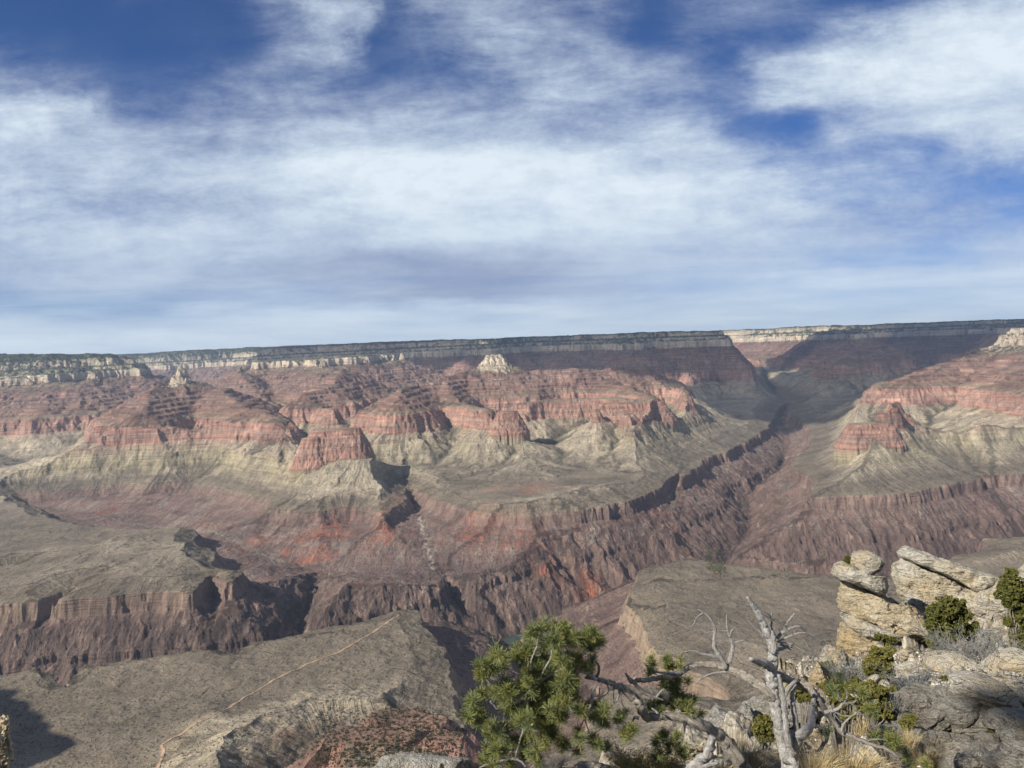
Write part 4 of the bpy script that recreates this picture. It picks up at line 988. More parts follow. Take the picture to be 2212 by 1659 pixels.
rock_from_outline('rock_slab', [at(*p, 5.6) for p in [(812, 1668), (832, 1636), (870, 1629), (940, 1634), (1012, 1641), (1024, 1664), (1010, 1730), (830, 1730)]], 1.5, white, None, 33, .035, .5, label='smooth white rock slab at the bottom edge left of the pine', category='rock slab')
rock_from_outline('rock_tower', [at(*p, 260) for p in [(-40, 1570), (0, 1556), (18, 1555), (22, 1575), (15, 1600), (19, 1630), (12, 1655), (8, 1760), (-60, 1760)]], 16, buff, None, 35, .07, .5, .5, 0, label='sunlit rock tower at the left edge beside the dark shadow', category='rock tower')

# ---- ground of the rim
EDGE = [(-14.0, -3.0), (-5.0, 3.2), (-2.0, 4.6), (-0.6, 5.3), (0.3, 6.5), (1.5, 8.4), (3.0, 11.5), (5.0, 15.8), (8.0, 21.0), (13, 27), (30, 31)]
def edge_d(px_, py_):
    best = np.full(px_.shape, 1e9); sg = np.ones(px_.shape)
    for a, b in zip(EDGE[:-1], EDGE[1:]):
        dx_, dy_ = b[0] - a[0], b[1] - a[1]; t = np.clip(((px_ - a[0]) * dx_ + (py_ - a[1]) * dy_) / (dx_ * dx_ + dy_ * dy_), 0, 1)
        qx, qy = px_ - a[0] - t * dx_, py_ - a[1] - t * dy_; d = np.hypot(qx, qy)
        cr = dx_ * qy - dy_ * qx; k = d < best
        sg = np.where(k, np.where(cr > 0, -1, 1), sg); best = np.minimum(best, d)
    return best * sg                                       # + on the rim, - over the edge
def gz(px_, py_):
    px_ = np.asarray(px_, float); py_ = np.asarray(py_, float)
    z = np.interp(py_, [-10, 0, 2, 5, 8, 12, 16, 20, 26, 34], [-1.2, -1.75, -2.2, -3.25, -4.5, -6.1, -7.5, -9.0, -11.0, -13.0])
    z = z + np.clip(px_ - 4.5, 0, 12) * 0.10
    n_ = 0.22 * fbm(px_ / 1.7, py_ / 1.7, 4, 201) + 0.10 * ridged(px_ / 0.8, py_ / 0.8, 3, 205)
    steps = 0.45 * (np.floor((z + 0.25 * n_) / 0.45)) ; z = z * 0.55 + (steps + 0.22) * 0.45 + n_
    jx, jy = px_ + .3 * fbm(px_ / .9, py_ / .9, 2, 221), py_ + .3 * fbm(px_ / .9, py_ / .9, 2, 225)
    for cs, am_ in ((1.3, .50), (.55, .30), (.25, .10)):
        ci, cj = np.floor(jx / cs).astype(np.int32), np.floor(jy / cs).astype(np.int32); hh_ = _perm[_perm[ci & 255] + (cj & 255)] / 255.0
        z = z + am_ * (hh_ - .5) * np.clip((py_ - 6.5) / 2., 0, 1)
    d = edge_d(px_ + 0.35 * fbm(px_, py_, 2, 211), py_ + 0.35 * fbm(px_, py_, 2, 215))
    return z - np.where(d < 0.4, (0.4 - d) ** 1.0 * 2.4 + np.clip(0.4 - d, 0, 2) ** 2 * 0.5, 0)
n_g = 760
gr_r = np.concatenate([np.linspace(0.0, 3.0, 20), 3.0 * np.exp(np.linspace(0.01, math.log(15.0), n_g - 20))])
gr_a = np.radians(np.concatenate([np.linspace(-75, -5, 90), np.linspace(-4.8, 46, 700), np.linspace(47, 100, 60)]))
GA, GR = np.meshgrid(gr_a, gr_r, indexing='ij')
gX, gY = GR * np.sin(GA), GR * np.cos(GA) - 2.0
gZ = np.maximum(gz(gX, gY), -120.0)
gmesh = grid_mesh('rim_ground', gX.astype(np.float32), gY.astype(np.float32), gZ.astype(np.float32))
mg_, n_, b_ = material('rim_soil', 0.95, 0.05)
Pw = n_.node('ShaderNodeNewGeometry').outputs['Position']
gnz = n_.xyz(n_.node('ShaderNodeNewGeometry').outputs['Normal'])[2]
big = n_.noise(Pw, 0.55, 5, 0.6); med = n_.noise(Pw, 4.0, 6, 0.7)
vo = n_.node('ShaderNodeTexVoronoi'); n_.l.new(Pw, vo.inputs['Vector']); vo.inputs['Scale'].default_value = 16.0
vo2 = n_.node('ShaderNodeTexVoronoi'); n_.l.new(Pw, vo2.inputs['Vector']); vo2.inputs['Scale'].default_value = 38.0
pc = n_.math('FRACT', n_.math('MULTIPLY', n_.xyz(vo.outputs['Color'])[0], 7.0))
grav = n_.mix(n_.mapr(pc, 0.0, 1.0), (.24, .215, .175), (.52, .49, .43))
grav = n_.mix(n_.mapr(vo.outputs['Distance'], 0.45, 0.75, 0.0, 0.8), grav, (.13, .115, .09))
dirt = n_.ramp(med, [(0.3, (.13, .10, .065)), (0.55, (.26, .215, .145)), (0.75, (.42, .37, .28))])
fac = n_.mapr(big, 0.44, 0.58)
colg = n_.mix(fac, dirt, grav)
rockc = n_.ramp(med, [(0.3, (.24, .20, .14)), (0.5, (.50, .45, .35)), (0.7, (.66, .61, .50))])
colg = n_.mix(n_.mapr(gnz, 0.80, 0.58), colg, rockc)
n_.l.new(colg, b_.inputs['Base Color'])
hg = n_.math('ADD', n_.math('MULTIPLY', n_.math('SUBTRACT', 1.0, vo.outputs['Distance']), 0.028), n_.math('MULTIPLY', med, 0.12))
hg = n_.math('ADD', hg, n_.math('MULTIPLY', n_.math('SUBTRACT', 1.0, vo2.outputs['Distance']), 0.010))
n_.l.new(n_.bump(hg, 1.0, 1.0), b_.inputs['Normal'])
link('rim_ground', gmesh, mg_, kind='structure')

# scattered stones on the slope
rs = np.random.RandomState(12)
def blob_rock(name, cx, cy, r, mat, seed, **pr):
    th = np.linspace(0, 2 * math.pi, 26, endpoint=False); ph = np.linspace(-math.pi / 2, math.pi / 2, 15)
    T_, F_ = np.meshgrid(th, ph); d = np.stack([np.cos(F_) * np.cos(T_), np.cos(F_) * np.sin(T_), np.sin(F_)], -1).reshape(-1, 3)
    # facet by clipping against random planes
    rr_ = np.ones(len(d)); g = np.random.RandomState(seed)
    for _ in range(9):
        n__ = g.normal(size=3); n__ /= np.linalg.norm(n__); h_ = g.uniform(.55, .9); dd_ = d @ n__
        rr_ = np.where(dd_ > 1e-3, np.minimum(rr_, h_ / np.maximum(dd_, 1e-3)), rr_)
    V_ = d * rr_[:, None] * (1 + 0.06 * fb3(d * 3 + seed, 3, seed))[:, None]
    sc = np.array([g.uniform(.8, 1.3), g.uniform(.8, 1.2), g.uniform(.5, .85)]) * r; V_ = V_ * sc
    idx = np.arange(26 * 15).reshape(15, 26); nx_ = np.roll(idx, -1, axis=1)
    me_ = pymesh(name, V_, np.stack([idx[:-1], nx_[:-1], nx_[1:], idx[1:]], -1).reshape(-1, 4).tolist(), False)
    bm = bmesh.new(); bm.from_mesh(me_); bmesh.ops.remove_doubles(bm, verts=bm.verts, dist=r * 0.01); bmesh.ops.recalc_face_normals(bm, faces=bm.faces); bm.to_mesh(me_); bm.free()
    o_ = link(name, me_, mat, None, **pr); z = float(gz(np.array([cx]), np.array([cy]))[0]); o_.location = (cx, cy, z + r * 0.12); o_.rotation_euler = (g.uniform(-.3, .3), g.uniform(-.3, .3), g.uniform(0, 6))
    return o_
def hit_ground(u, v, y0=2.5, y1=34):
    d = ray(u, v); ys = np.linspace(y0, y1, 1500); zt = gz(d.x * ys, ys); b = np.nonzero(d.z * ys < zt)[0]
    y = ys[b[0]] if len(b) else y1; return d.x * y, y, float(d.z * y), bool(len(b))
k_ = 0
for i in range(110):
    u = rs.uniform(1915, 2212); v = rs.uniform(1520, 1658)
    x, y, z, ok = hit_ground(u, v)
    if not ok: continue
    r_ = rs.uniform(0.08, 0.30) * (0.6 + y / 18.)
    blob_rock('rubble_rock', x, y, r_, greyst if v > 1535 else cream, 300 + i, label='grey limestone rock half buried in the shaded rubble slope at lower right', category='rock', group='rocks on the rubble slope')
for i in range(24):
    u = rs.uniform(1780, 2200); v = rs.uniform(1415, 1510)
    x, y, z, ok = hit_ground(u, v)
    if not ok: continue
    blob_rock('gravel_rock', x, y, rs.uniform(0.06, 0.2), cream, 500 + i, label='small cream stone lying on the sunny gravel patch', category='stone', group='stones on the gravel patch')
for (u, v, r_, lab) in [(2062, 1452, .55, 'flat pale rock with a shadowed left side in the middle of the gravel patch'), (2128, 1520, .5, 'angular pale rock at the lower edge of the gravel patch'), (2190, 1450, .45, 'broken pale rock at the right edge of the photo above the gravel'), (1985, 1592, .33, 'wide grey rock right of the golden grass')]:
    x, y, z, ok = hit_ground(u, v); blob_rock('boulder', x, y, r_, cream if v < 1560 else greyst, int(u), label=lab, category='boulder')
# pebbles
tet = []
for i in range(7000):
    u = rs.uniform(1900, 2212) if i % 4 else rs.uniform(1700, 2212); v = rs.uniform(1410, 1570) if i % 4 else rs.uniform(1410, 1659)
    x, y, z, ok = hit_ground(u, v) if i < 0 else (0, 0, 0, 0)
    d = ray(u, v); y = -1.9 / d.z
    for _ in range(6):
        zz = float(0)
        break
    tet.append((u, v))
tet = np.array(tet); dirs = np.array([ray(u, v) for u, v in tet]); ys = np.full(len(tet), 3.0); done = np.zeros(len(tet), bool); hity = np.zeros(len(tet))
for y in np.linspace(3, 30, 700):
    b = (~done) & (dirs[:, 2] * y < gz(dirs[:, 0] * y, np.full(len(tet), y))); hity[b] = y; done |= b
P0 = dirs[done] * hity[done][:, None]; nP = len(P0); sz = rs.uniform(0.006, 0.026, nP) * (0.5 + hity[done] / 14.)
oc = np.array([(1, 0, 0), (0, 1, 0), (-1, 0, 0), (0, -1, 0), (0, 0, .7), (0, 0, -.7)], float)
jit = rs.uniform(.6, 1.4, (nP, 6, 1)); V_ = P0[:, None, :] + oc[None] * sz[:, None, None] * jit
ang_ = rs.uniform(0, 6.28, nP)
fo_ = np.array([(0, 1, 4), (1, 2, 4), (2, 3, 4), (3, 0, 4), (1, 0, 5), (2, 1, 5), (3, 2, 5), (0, 3, 5)])
F_ = (fo_[None] + (np.arange(nP) * 6)[:, None, None]).reshape(-1, 3)
pebm, pn_, pb_ = material('pebble_stone', 0.9, 0.1)
pn_.l.new(pn_.ramp(pn_.node('ShaderNodeNewGeometry').outputs['Random Per Island'], [(0, (.20, .18, .145)), (0.5, (.36, .335, .285)), (1, (.55, .52, .46))]), pb_.inputs['Base Color'])
link('gravel', pymesh('gravel', V_.reshape(-1, 3), F_.tolist()), pebm, kind='stuff', label='pale gravel and pebbles on the rim slope')
print('rocks', round(time.time() - T0, 1))

# ------------------------------------------------------------------ wood, needles, leaves and grass
def barkmat(name, c0, c1, c2):
    m_, n_, b_ = material(name, 0.85, 0.15)
    Pw = n_.node('ShaderNodeTexCoord').outputs['UV']
    mp = n_.node('ShaderNodeMapping'); n_.l.new(Pw, mp.inputs[0]); mp.inputs['Scale'].default_value = (10.0, 1.3, 1)
    a = n_.noise(mp.outputs[0], 1.0, 6, 0.7, dist=0.8); g = n_.noise(n_.node('ShaderNodeNewGeometry').outputs['Position'], 60.0, 4, 0.7)
    t_ = n_.math('ADD', n_.math('MULTIPLY', a, 0.7), n_.math('MULTIPLY', g, 0.3))
    n_.l.new(n_.ramp(t_, [(0.33, c0), (0.5, c1), (0.64, c2)]), b_.inputs['Base Color'])
    n_.l.new(n_.bump(n_.math('ADD', n_.math('MULTIPLY', a, 0.018), n_.math('MULTIPLY', g, 0.006)), 1.0, 1.0), b_.inputs['Normal'])
    return m_
silver = barkmat('weathered_wood', (.13, .115, .10), (.36, .345, .32), (.58, .565, .54))
bark = barkmat('rough_bark', (.09, .075, .06), (.27, .24, .20), (.46, .43, .38))
twigm = barkmat('twig_wood', (.22, .205, .18), (.42, .40, .36), (.55, .53, .49))
class Tubes:
    def __init__(s): s.V = []; s.F = []; s.U = []
    def add(s, pts, r0, r1, sides=10, sub=5, wob=0.25, seed=0, rr=None):
        g = np.random.RandomState(seed + len(s.F) % 997)
        pts = np.array([tuple(p) for p in pts], float); n = (len(pts) - 1) * sub + 1
        t = np.arange(len(pts)); tt_ = np.linspace(0, len(pts) - 1, n)
        P_ = np.stack([np.interp(tt_, t, pts[:, k]) for k in range(3)], 1)
        for _ in range(sub // 2): P_[1:-1] = (P_[:-2] + 2 * P_[1:-1] + P_[2:]) / 4
        R_ = np.interp(tt_, t, rr) if rr is not None else np.linspace(r0, r1, n)
        P_[1:-1] += g.normal(size=(n - 2, 3)) * R_[1:-1, None] * wob * 0.5
        T_ = np.gradient(P_, axis=0); T_ /= np.linalg.norm(T_, axis=1)[:, None] + 1e-9
        A_ = np.cross(T_, np.array([0.31, 0.9, 0.27])); A_ /= np.linalg.norm(A_, axis=1)[:, None] + 1e-9; B_ = np.cross(T_, A_)
        o = sum(len(v) for v in s.V); L = 0
        th = np.linspace(0, 2 * math.pi, sides, endpoint=False); tw = g.uniform(0.2, 0.8)
        prof = 1 + wob * (0.35 * np.sin(2 * th + g.uniform(0, 6)) + 0.30 * np.sin(3 * th + g.uniform(0, 6)))
        for i in range(n):
            a = th + tw * i * 0.12
            rad = R_[i] * prof * (1 + g.normal(size=sides) * 0.05 * wob * 2)
            s.V.append(P_[i] + np.outer(np.cos(a) * rad, A_[i]) + np.outer(np.sin(a) * rad, B_[i]))
        for i in range(n - 1):
            for k in range(sides):
                k2 = (k + 1) % sides
                s.F.append((o + i * sides + k, o + i * sides + k2, o + (i + 1) * sides + k2, o + (i + 1) * sides + k))
                s.U.append([(k / sides, i * .25), ((k + 1) / sides, i * .25), ((k + 1) / sides, (i + 1) * .25), (k / sides, (i + 1) * .25)])
        s.F.append(tuple(o + k for k in range(sides))[::-1]); s.U.append([(0, 0)] * sides)
        s.F.append(tuple(o + (n - 1) * sides + k for k in range(sides))); s.U.append([(0, 0)] * sides)
        return P_
    def build(s, name, mat, parent=None, **pr):
        ref = np.array(parent.location) if parent is not None else np.zeros(3)
        me_ = pymesh(name, np.concatenate(s.V) - ref, s.F, True)
        uv = me_.uv_layers.new(name='UVMap'); uv.data.foreach_set('uv', np.array([c for f in s.U for c in f], np.float32).ravel())
        return link(name, me_, mat, parent, **pr)
PXM = 0.235 / FPX                                       # metres per crop-3 pixel per metre of distance
def lim(pts, y, dy=None):                               # a limb through crop-3 points; y may vary along it
    ys = y if isinstance(y, (list, tuple)) else [y] * len(pts)
    return [c3(p, q) for p, q in zip(pts, ys)]
# --- the dead tree
YT = 5.0
dt = empty('dead_tree', c3((1885, 1700), YT), label='bare silvery dead tree with a broken leaning top in front of the canyon', category='dead tree')
W_ = lambda px_: px_ * PXM * YT
t = Tubes()
t.add(lim([(1890, 1760), (1878, 1640), (1840, 1500), (1800, 1380), (1765, 1250), (1735, 1120), (1705, 1000), (1690, 880), (1692, 760), (1705, 640), (1700, 540), (1680, 470), (1640, 400), (1600, 300), (1560, 220), (1510, 150), (1468, 88)], YT), 0, 0, 18, 6, .22, 1,
      rr=[W_(q) for q in (84, 80, 72, 66, 58, 52, 50, 52, 50, 46, 44, 40, 33, 28, 26, 22, 15)])
t.build('trunk', silver, dt)
t = Tubes(); t.add(lim([(1700, 600), (1712, 480), (1704, 430), (1700, 398)], YT - .05), W_(28), W_(8), 10, 4, .4, 2); t.build('stub', silver, dt)
t = Tubes(); t.add(lim([(1690, 730), (1640, 705), (1560, 680), (1500, 655)], [YT, YT - .1, YT - .2, YT - .25]), W_(42), W_(18), 12, 4, .4, 3); t.build('stub', silver, dt)
for L, a, b, yy in [([(1860, 1460), (1830, 1330), (1815, 1180), (1800, 1020), (1778, 900), (1758, 800)], 36, 14, YT - .15), ([(1925, 1330), (1905, 1180), (1885, 1060), (1885, 960), (1922, 895)], 24, 12, YT - .1)]:
    t = Tubes(); P_ = t.add(lim(L, yy), W_(a), W_(b), 12, 5, .3, int(L[0][0]))
    if L[0][0] == 1860: t.add(lim([(1808, 1000), (1840, 920), (1922, 855)], yy), W_(20), W_(13), 10, 4, .35, 8)
    t.build('spike', silver, dt)
t = Tubes(); t.add(lim([(1880, 1520), (1930, 1380), (2020, 1310), (2062, 1240), (2062, 1120), (2080, 1010), (2085, 985)], [YT, YT - .1, YT - .15, YT - .15, YT - .1, YT, YT]), W_(60), W_(18), 12, 5, .3, 5, rr=[W_(q) for q in (62, 52, 44, 36, 26, 20, 14)])
t.add(lim([(2070, 1270), (2120, 1275), (2190, 1312)], YT - .15), W_(26), W_(9), 9, 4, .3, 6); t.build('branch', silver, dt)
def twigs(t, base, n, L0, seed, y, spread=1.0, r=4):
    g = np.random.RandomState(seed)
    for i in range(n):
        p = np.array(base[g.randint(len(base))], float); a = g.uniform(0, 2 * math.pi) if spread > 1 else g.uniform(-2.6, 0.2)
        pts = [tuple(p)]; l = g.uniform(.5, 1.2) * L0
        for k in range(3):
            p = p + np.array([math.cos(a), math.sin(a)]) * l / 3; a += g.normal() * 0.55; pts.append(tuple(p))
        yy = y + g.uniform(-.15, .15)
        t.add(lim(pts, [y, (y + yy) / 2, yy, yy]), W_(r), W_(1.2), 5, 2, .2, seed + i)
# big limb to the left with its upright twigs
bl = Tubes()
bl.add(lim([(1690, 1020), (1640, 930), (1560, 870), (1460, 820), (1380, 775), (1290, 745), (1200, 712), (1100, 705), (1000, 715), (920, 735), (860, 780), (780, 812), (680, 830), (560, 845), (470, 850), (395, 872)], [YT, YT, YT + .05, YT + .1, YT + .15, YT + .2, YT + .22, YT + .25, YT + .25, YT + .25, YT + .22, YT + .2, YT + .15, YT + .1, YT + .1, YT + .1]), 0, 0, 14, 5, .3, 7,
       rr=[W_(q) for q in (52, 48, 44, 42, 38, 34, 31, 29, 29, 29, 30, 28, 25, 25, 22, 16)])
bl.build('limb', bark, dt)
for L, a, b in [([(1275, 745), (1230, 650), (1180, 590), (1158, 520), (1170, 430), (1172, 370), (1130, 280), (1075, 235), (1020, 203)], 24, 7),
                ([(1062, 238), (1005, 270), (975, 350), (925, 371)], 9, 4), ([(1255, 650), (1180, 632), (1085, 618), (1020, 598), (960, 578), (882, 592)], 16, 7),
                ([(1305, 690), (1320, 620), (1340, 560), (1330, 500), (1308, 450), (1318, 405), (1343, 383)], 20, 10), ([(1310, 455), (1290, 400), (1278, 340), (1281, 250)], 16, 6),
                ([(1335, 525), (1370, 500), (1410, 490), (1452, 484)], 11, 5), ([(1290, 778), (1190, 782), (1100, 806), (1040, 840), (996, 882)], 13, 6),
                ([(1260, 620), (1225, 570), (1175, 530)], 9, 5), ([(1270, 380), (1240, 350), (1202, 325)], 7, 4), ([(1280, 405), (1230, 400), (1205, 405)], 9, 4), ([(1165, 412), (1120, 412), (1082, 420)], 8, 4),
                ([(860, 790), (740, 785), (640, 780), (560, 740), (512, 690)], 15, 5), ([(900, 830), (925, 805), (945, 790)], 10, 5),
                ([(1680, 520), (1640, 470), (1600, 420), (1540, 365), (1490, 320), (1470, 282)], 16, 5), ([(1660, 560), (1630, 540), (1605, 530)], 12, 6)]:
    t = Tubes(); t.add(lim(L, YT + .18), W_(a), W_(b), 9, 4, .3, int(L[0][0] + L[-1][1])); t.build('branch', silver, dt)
# right hand branches
for L, a, b in [([(1740, 470), (1790, 410), (1850, 385), (1915, 352), (2014, 376)], 18, 8), ([(1805, 400), (1835, 330), (1870, 280), (1905, 236)], 13, 8), ([(2015, 415), (2060, 440), (2110, 465), (2172, 498)], 8, 4),
                ([(1745, 500), (1850, 450), (1930, 420), (2015, 415)], 10, 7), ([(1745, 500), (1880, 520), (1990, 590), (2060, 640), (2078, 684)], 8, 3), ([(1930, 430), (1990, 480), (2040, 560), (2062, 630)], 6, 3),
                ([(1750, 570), (1800, 560), (1850, 535), (1882, 552)], 18, 7), ([(1775, 520), (1820, 540), (1870, 575)], 12, 6), ([(1700, 330), (1690, 270), (1660, 240), (1620, 212)], 8, 3), ([(1720, 440), (1690, 380), (1690, 300), (1692, 230)], 12, 5),
                ([(1690, 290), (1750, 320), (1805, 348)], 8, 5)]:
    t = Tubes(); t.add(lim(L, YT + .1), W_(a), W_(b), 8, 4, .3, int(L[0][0] + L[-1][1] + 1))
    if a < 11: twigs(t, L[1:], 4, 90, int(L[-1][0]), YT + .1, 2, 3)
    t.build('branch', twigm if a < 11 else silver, dt)
lowr = [(1740, 800), (1850, 850), (1930, 890), (2010, 920), (2080, 960), (2160, 1060)]
t = Tubes(); t.add(lim(lowr, [YT, YT + .1, YT + .2, YT + .25, YT + .2, YT + .1]), W_(36), W_(30), 12, 5, .3, 61)
c2L = [c2(p, q) for p, q in zip([(0, 560), (110, 640), (190, 760), (260, 870), (370, 1010), (420, 1070), (560, 1120), (700, 1180), (850, 1225), (960, 1290), (1020, 1400)], [5.15, 5.1, 5.0, 4.95, 4.85, 4.8, 4.75, 4.7, 4.65, 4.6, 4.6])]
t.add(c2L, W_(30), W_(6), 12, 5, .3, 62, rr=[W_(q) for q in (30, 30, 30, 28, 25, 23, 21, 18, 15, 11, 7)]); t.build('limb', bark, dt)
W2 = lambda q: q * 0.2187 / FPX * 4.9
for L, a, b in [([(240, 860), (330, 850), (390, 820), (420, 775), (470, 770), (530, 770), (560, 740)], 17, 5), ([(400, 760), (395, 700), (375, 650)], 10, 4), ([(440, 765), (470, 700), (460, 650)], 8, 4), ([(500, 770), (540, 800), (565, 835)], 8, 4),
                ([(400, 1060), (430, 980), (480, 920), (540, 880), (610, 830)], 12, 4), ([(540, 880), (600, 885), (640, 900)], 7, 3), ([(640, 1160), (600, 1190), (560, 1230), (550, 1290), (575, 1380)], 9, 3), ([(640, 1160), (600, 1180), (480, 1290), (400, 1400)], 8, 3),
                ([(640, 1150), (720, 1130), (830, 1130)], 7, 3), ([(330, 850), (420, 900), (520, 900), (600, 860)], 10, 4), ([(300, 800), (350, 900), (420, 970)], 8, 4), ([(560, 1240), (620, 1300), (670, 1380)], 6, 3), ([(0, 20), (30, 30), (66, 40)], 9, 5), ([(70, 85), (140, 120), (232, 168)], 8, 4), ([(100, 120), (130, 220), (135, 360)], 6, 3)]:
    t = Tubes(); t.add([c2(p, 4.75) for p in L], W2(a), W2(b), 7, 4, .3, int(L[0][0] + L[-1][1] + 3)); t.build('twig', twigm, dt)

# --- needles
def tuft_quads(c, R_, n, g, wid=0.0016, up=None):
    """needles fanning out from a twig end"""
    up = np.array(up if up is not None else (g.normal() * .6, g.normal() * .6, 0.8)); up = up / np.linalg.norm(up)
    d = g.normal(size=(n, 3)); d /= np.linalg.norm(d, axis=1)[:, None]; d = d * 0.95 + up * 0.55; d /= np.linalg.norm(d, axis=1)[:, None]
    base = np.array(c) + up * g.uniform(-R_ * 0.9, R_ * 0.25, n)[:, None]
    L = (R_ * g.uniform(0.75, 1.15, n))[:, None]; s = np.cross(d, g.normal(size=(n, 3))); s /= np.linalg.norm(s, axis=1)[:, None]
    w_ = wid * g.uniform(.8, 1.3, n)[:, None]; tip = base + d * L + up * L * 0.12
    return np.stack([base - s * w_ * .6, base + s * w_ * .6, tip + s * w_ * .7, tip - s * w_ * .7], 1)
needle, n_, b_ = material('pine_needle', 0.55, 0.3)
g_ = n_.node('ShaderNodeNewGeometry')
r_ = g_.outputs['Random Per Island']; ns = n_.noise(g_.outputs['Position'], 9.0, 2, 0.5)
nc = n_.mix(r_, (.125, .145, .034), (.27, .27, .085)); nc = n_.mix(n_.mapr(ns, 0.42, 0.68), nc, (.13, .165, .075))
n_.l.new(n_.mix(n_.math('GREATER_THAN', r_, 0.965), nc, (.22, .14, .05)), b_.inputs['Base Color'])
def foliage(name, blobs, conv, y, parent, seed, R_=0.043, dens=1.0, twig_parent_name='twig', skel=None, dy=.22):
    g = np.random.RandomState(seed); Q_ = []; tw = Tubes()
    px1 = (conv((1000, 1000), y) - conv((1001, 1000), y)).length
    ref = np.array(parent.location)
    for (bx_, by_, br) in blobs:
        nt = max(1, int(dens * (br / (R_ / px1) + 0.25) ** 2 * 3.6)); yb = y + g.uniform(-dy, dy)
        root = np.array(conv((bx_ + g.uniform(-.3, .3) * br, by_ + br * .5), yb + .05))
        for i in range(nt):
            a = g.uniform(0, 6.28); q = br * math.sqrt(g.uniform(0, 1)) * .85
            c = np.array(conv((bx_ + math.cos(a) * q, by_ + math.sin(a) * q), yb + g.uniform(-.09, .09)))
            up = (c - root); up = up / (np.linalg.norm(up) + 1e-6) + np.array([0, -.15, .6])
            Q_.append(tuft_quads(c, R_ * g.uniform(.85, 1.25), 96, g, up=up))
            if i % 2 == 0: tw.add([root, (root + c) / 2 + g.normal(size=3) * .01, c], .0035, .0018, 5, 2, .2, seed + i)
    Qa = np.concatenate(Q_) - ref; nq = len(Qa); tv = np.concatenate(tw.V) - ref
    F_ = [tuple(range(4 * i, 4 * i + 4)) for i in range(nq)] + [tuple(k + 4 * nq for k in f) for f in tw.F]
    me_ = pymesh(name, np.concatenate([Qa.reshape(-1, 3), tv]), F_); o_ = link(name, me_, needle, parent); me_.materials.append(twigm)
    me_.polygons.foreach_set('material_index', np.array([0] * nq + [1] * len(tw.F), np.int32))
    return o_
pt = empty('pine_tree', c3((1420, 1700), 5.2), label='green pinyon pine reaching left on a low crooked limb below the dead branches', category='pine tree')
t = Tubes(); PYs = [5.2, 5.2, 5.2, 5.15, 5.1, 5.05, 5.0, 5.0, 5.0, 5.0, 5.0, 5.0, 5.0, 5.0]
t.add(lim([(1480, 1760), (1400, 1610), (1290, 1450), (1180, 1340), (1060, 1265), (930, 1215), (800, 1185), (660, 1185), (540, 1200), (495, 1130), (470, 1060), (410, 990), (340, 930), (240, 885), (140, 860), (60, 835), (-20, 822)], [5.2] * 4 + [5.1] * 5 + [5.0] * 8), 0, 0, 14, 5, .32, 71,
      rr=[W_(q) for q in (66, 62, 58, 52, 46, 42, 40, 38, 38, 36, 36, 38, 34, 27, 24, 20, 15)])
t.build('trunk', bark, pt)
for L, a, b in [([(60, 845), (105, 790), (110, 730), (70, 680)], 17, 10), ([(470, 1200), (430, 1190), (412, 1250)], 16, 6), ([(400, 850), (440, 880), (480, 940), (560, 990), (630, 1010), (708, 1040)], 24, 7), ([(400, 870), (375, 820), (350, 790)], 20, 9),
                ([(410, 1010), (385, 1010), (362, 1008)], 14, 8), ([(300, 930), (290, 1000), (260, 1050), (222, 1088)], 12, 5), ([(240, 900), (240, 980), (242, 1060)], 7, 3), ([(330, 950), (300, 1010), (330, 1100), (420, 1170)], 6, 3), ([(650, 1160), (620, 1130), (590, 1110)], 12, 6), ([(630, 1010), (670, 960), (705, 930)], 9, 4), ([(600, 980), (570, 930), (560, 900)], 7, 3), ([(180, 880), (200, 960), (150, 1000), (60, 1020)], 9, 4), ([(110, 930), (110, 990), (75, 1010)], 7, 3)]:
    t = Tubes(); t.add(lim(L, 5.0), W_(a), W_(b), 8, 4, .3, int(L[0][0] + L[-1][1])); t.build('branch', bark if a > 15 else twigm, pt)
W4 = lambda q: q * 0.232 / FPX * 5.0
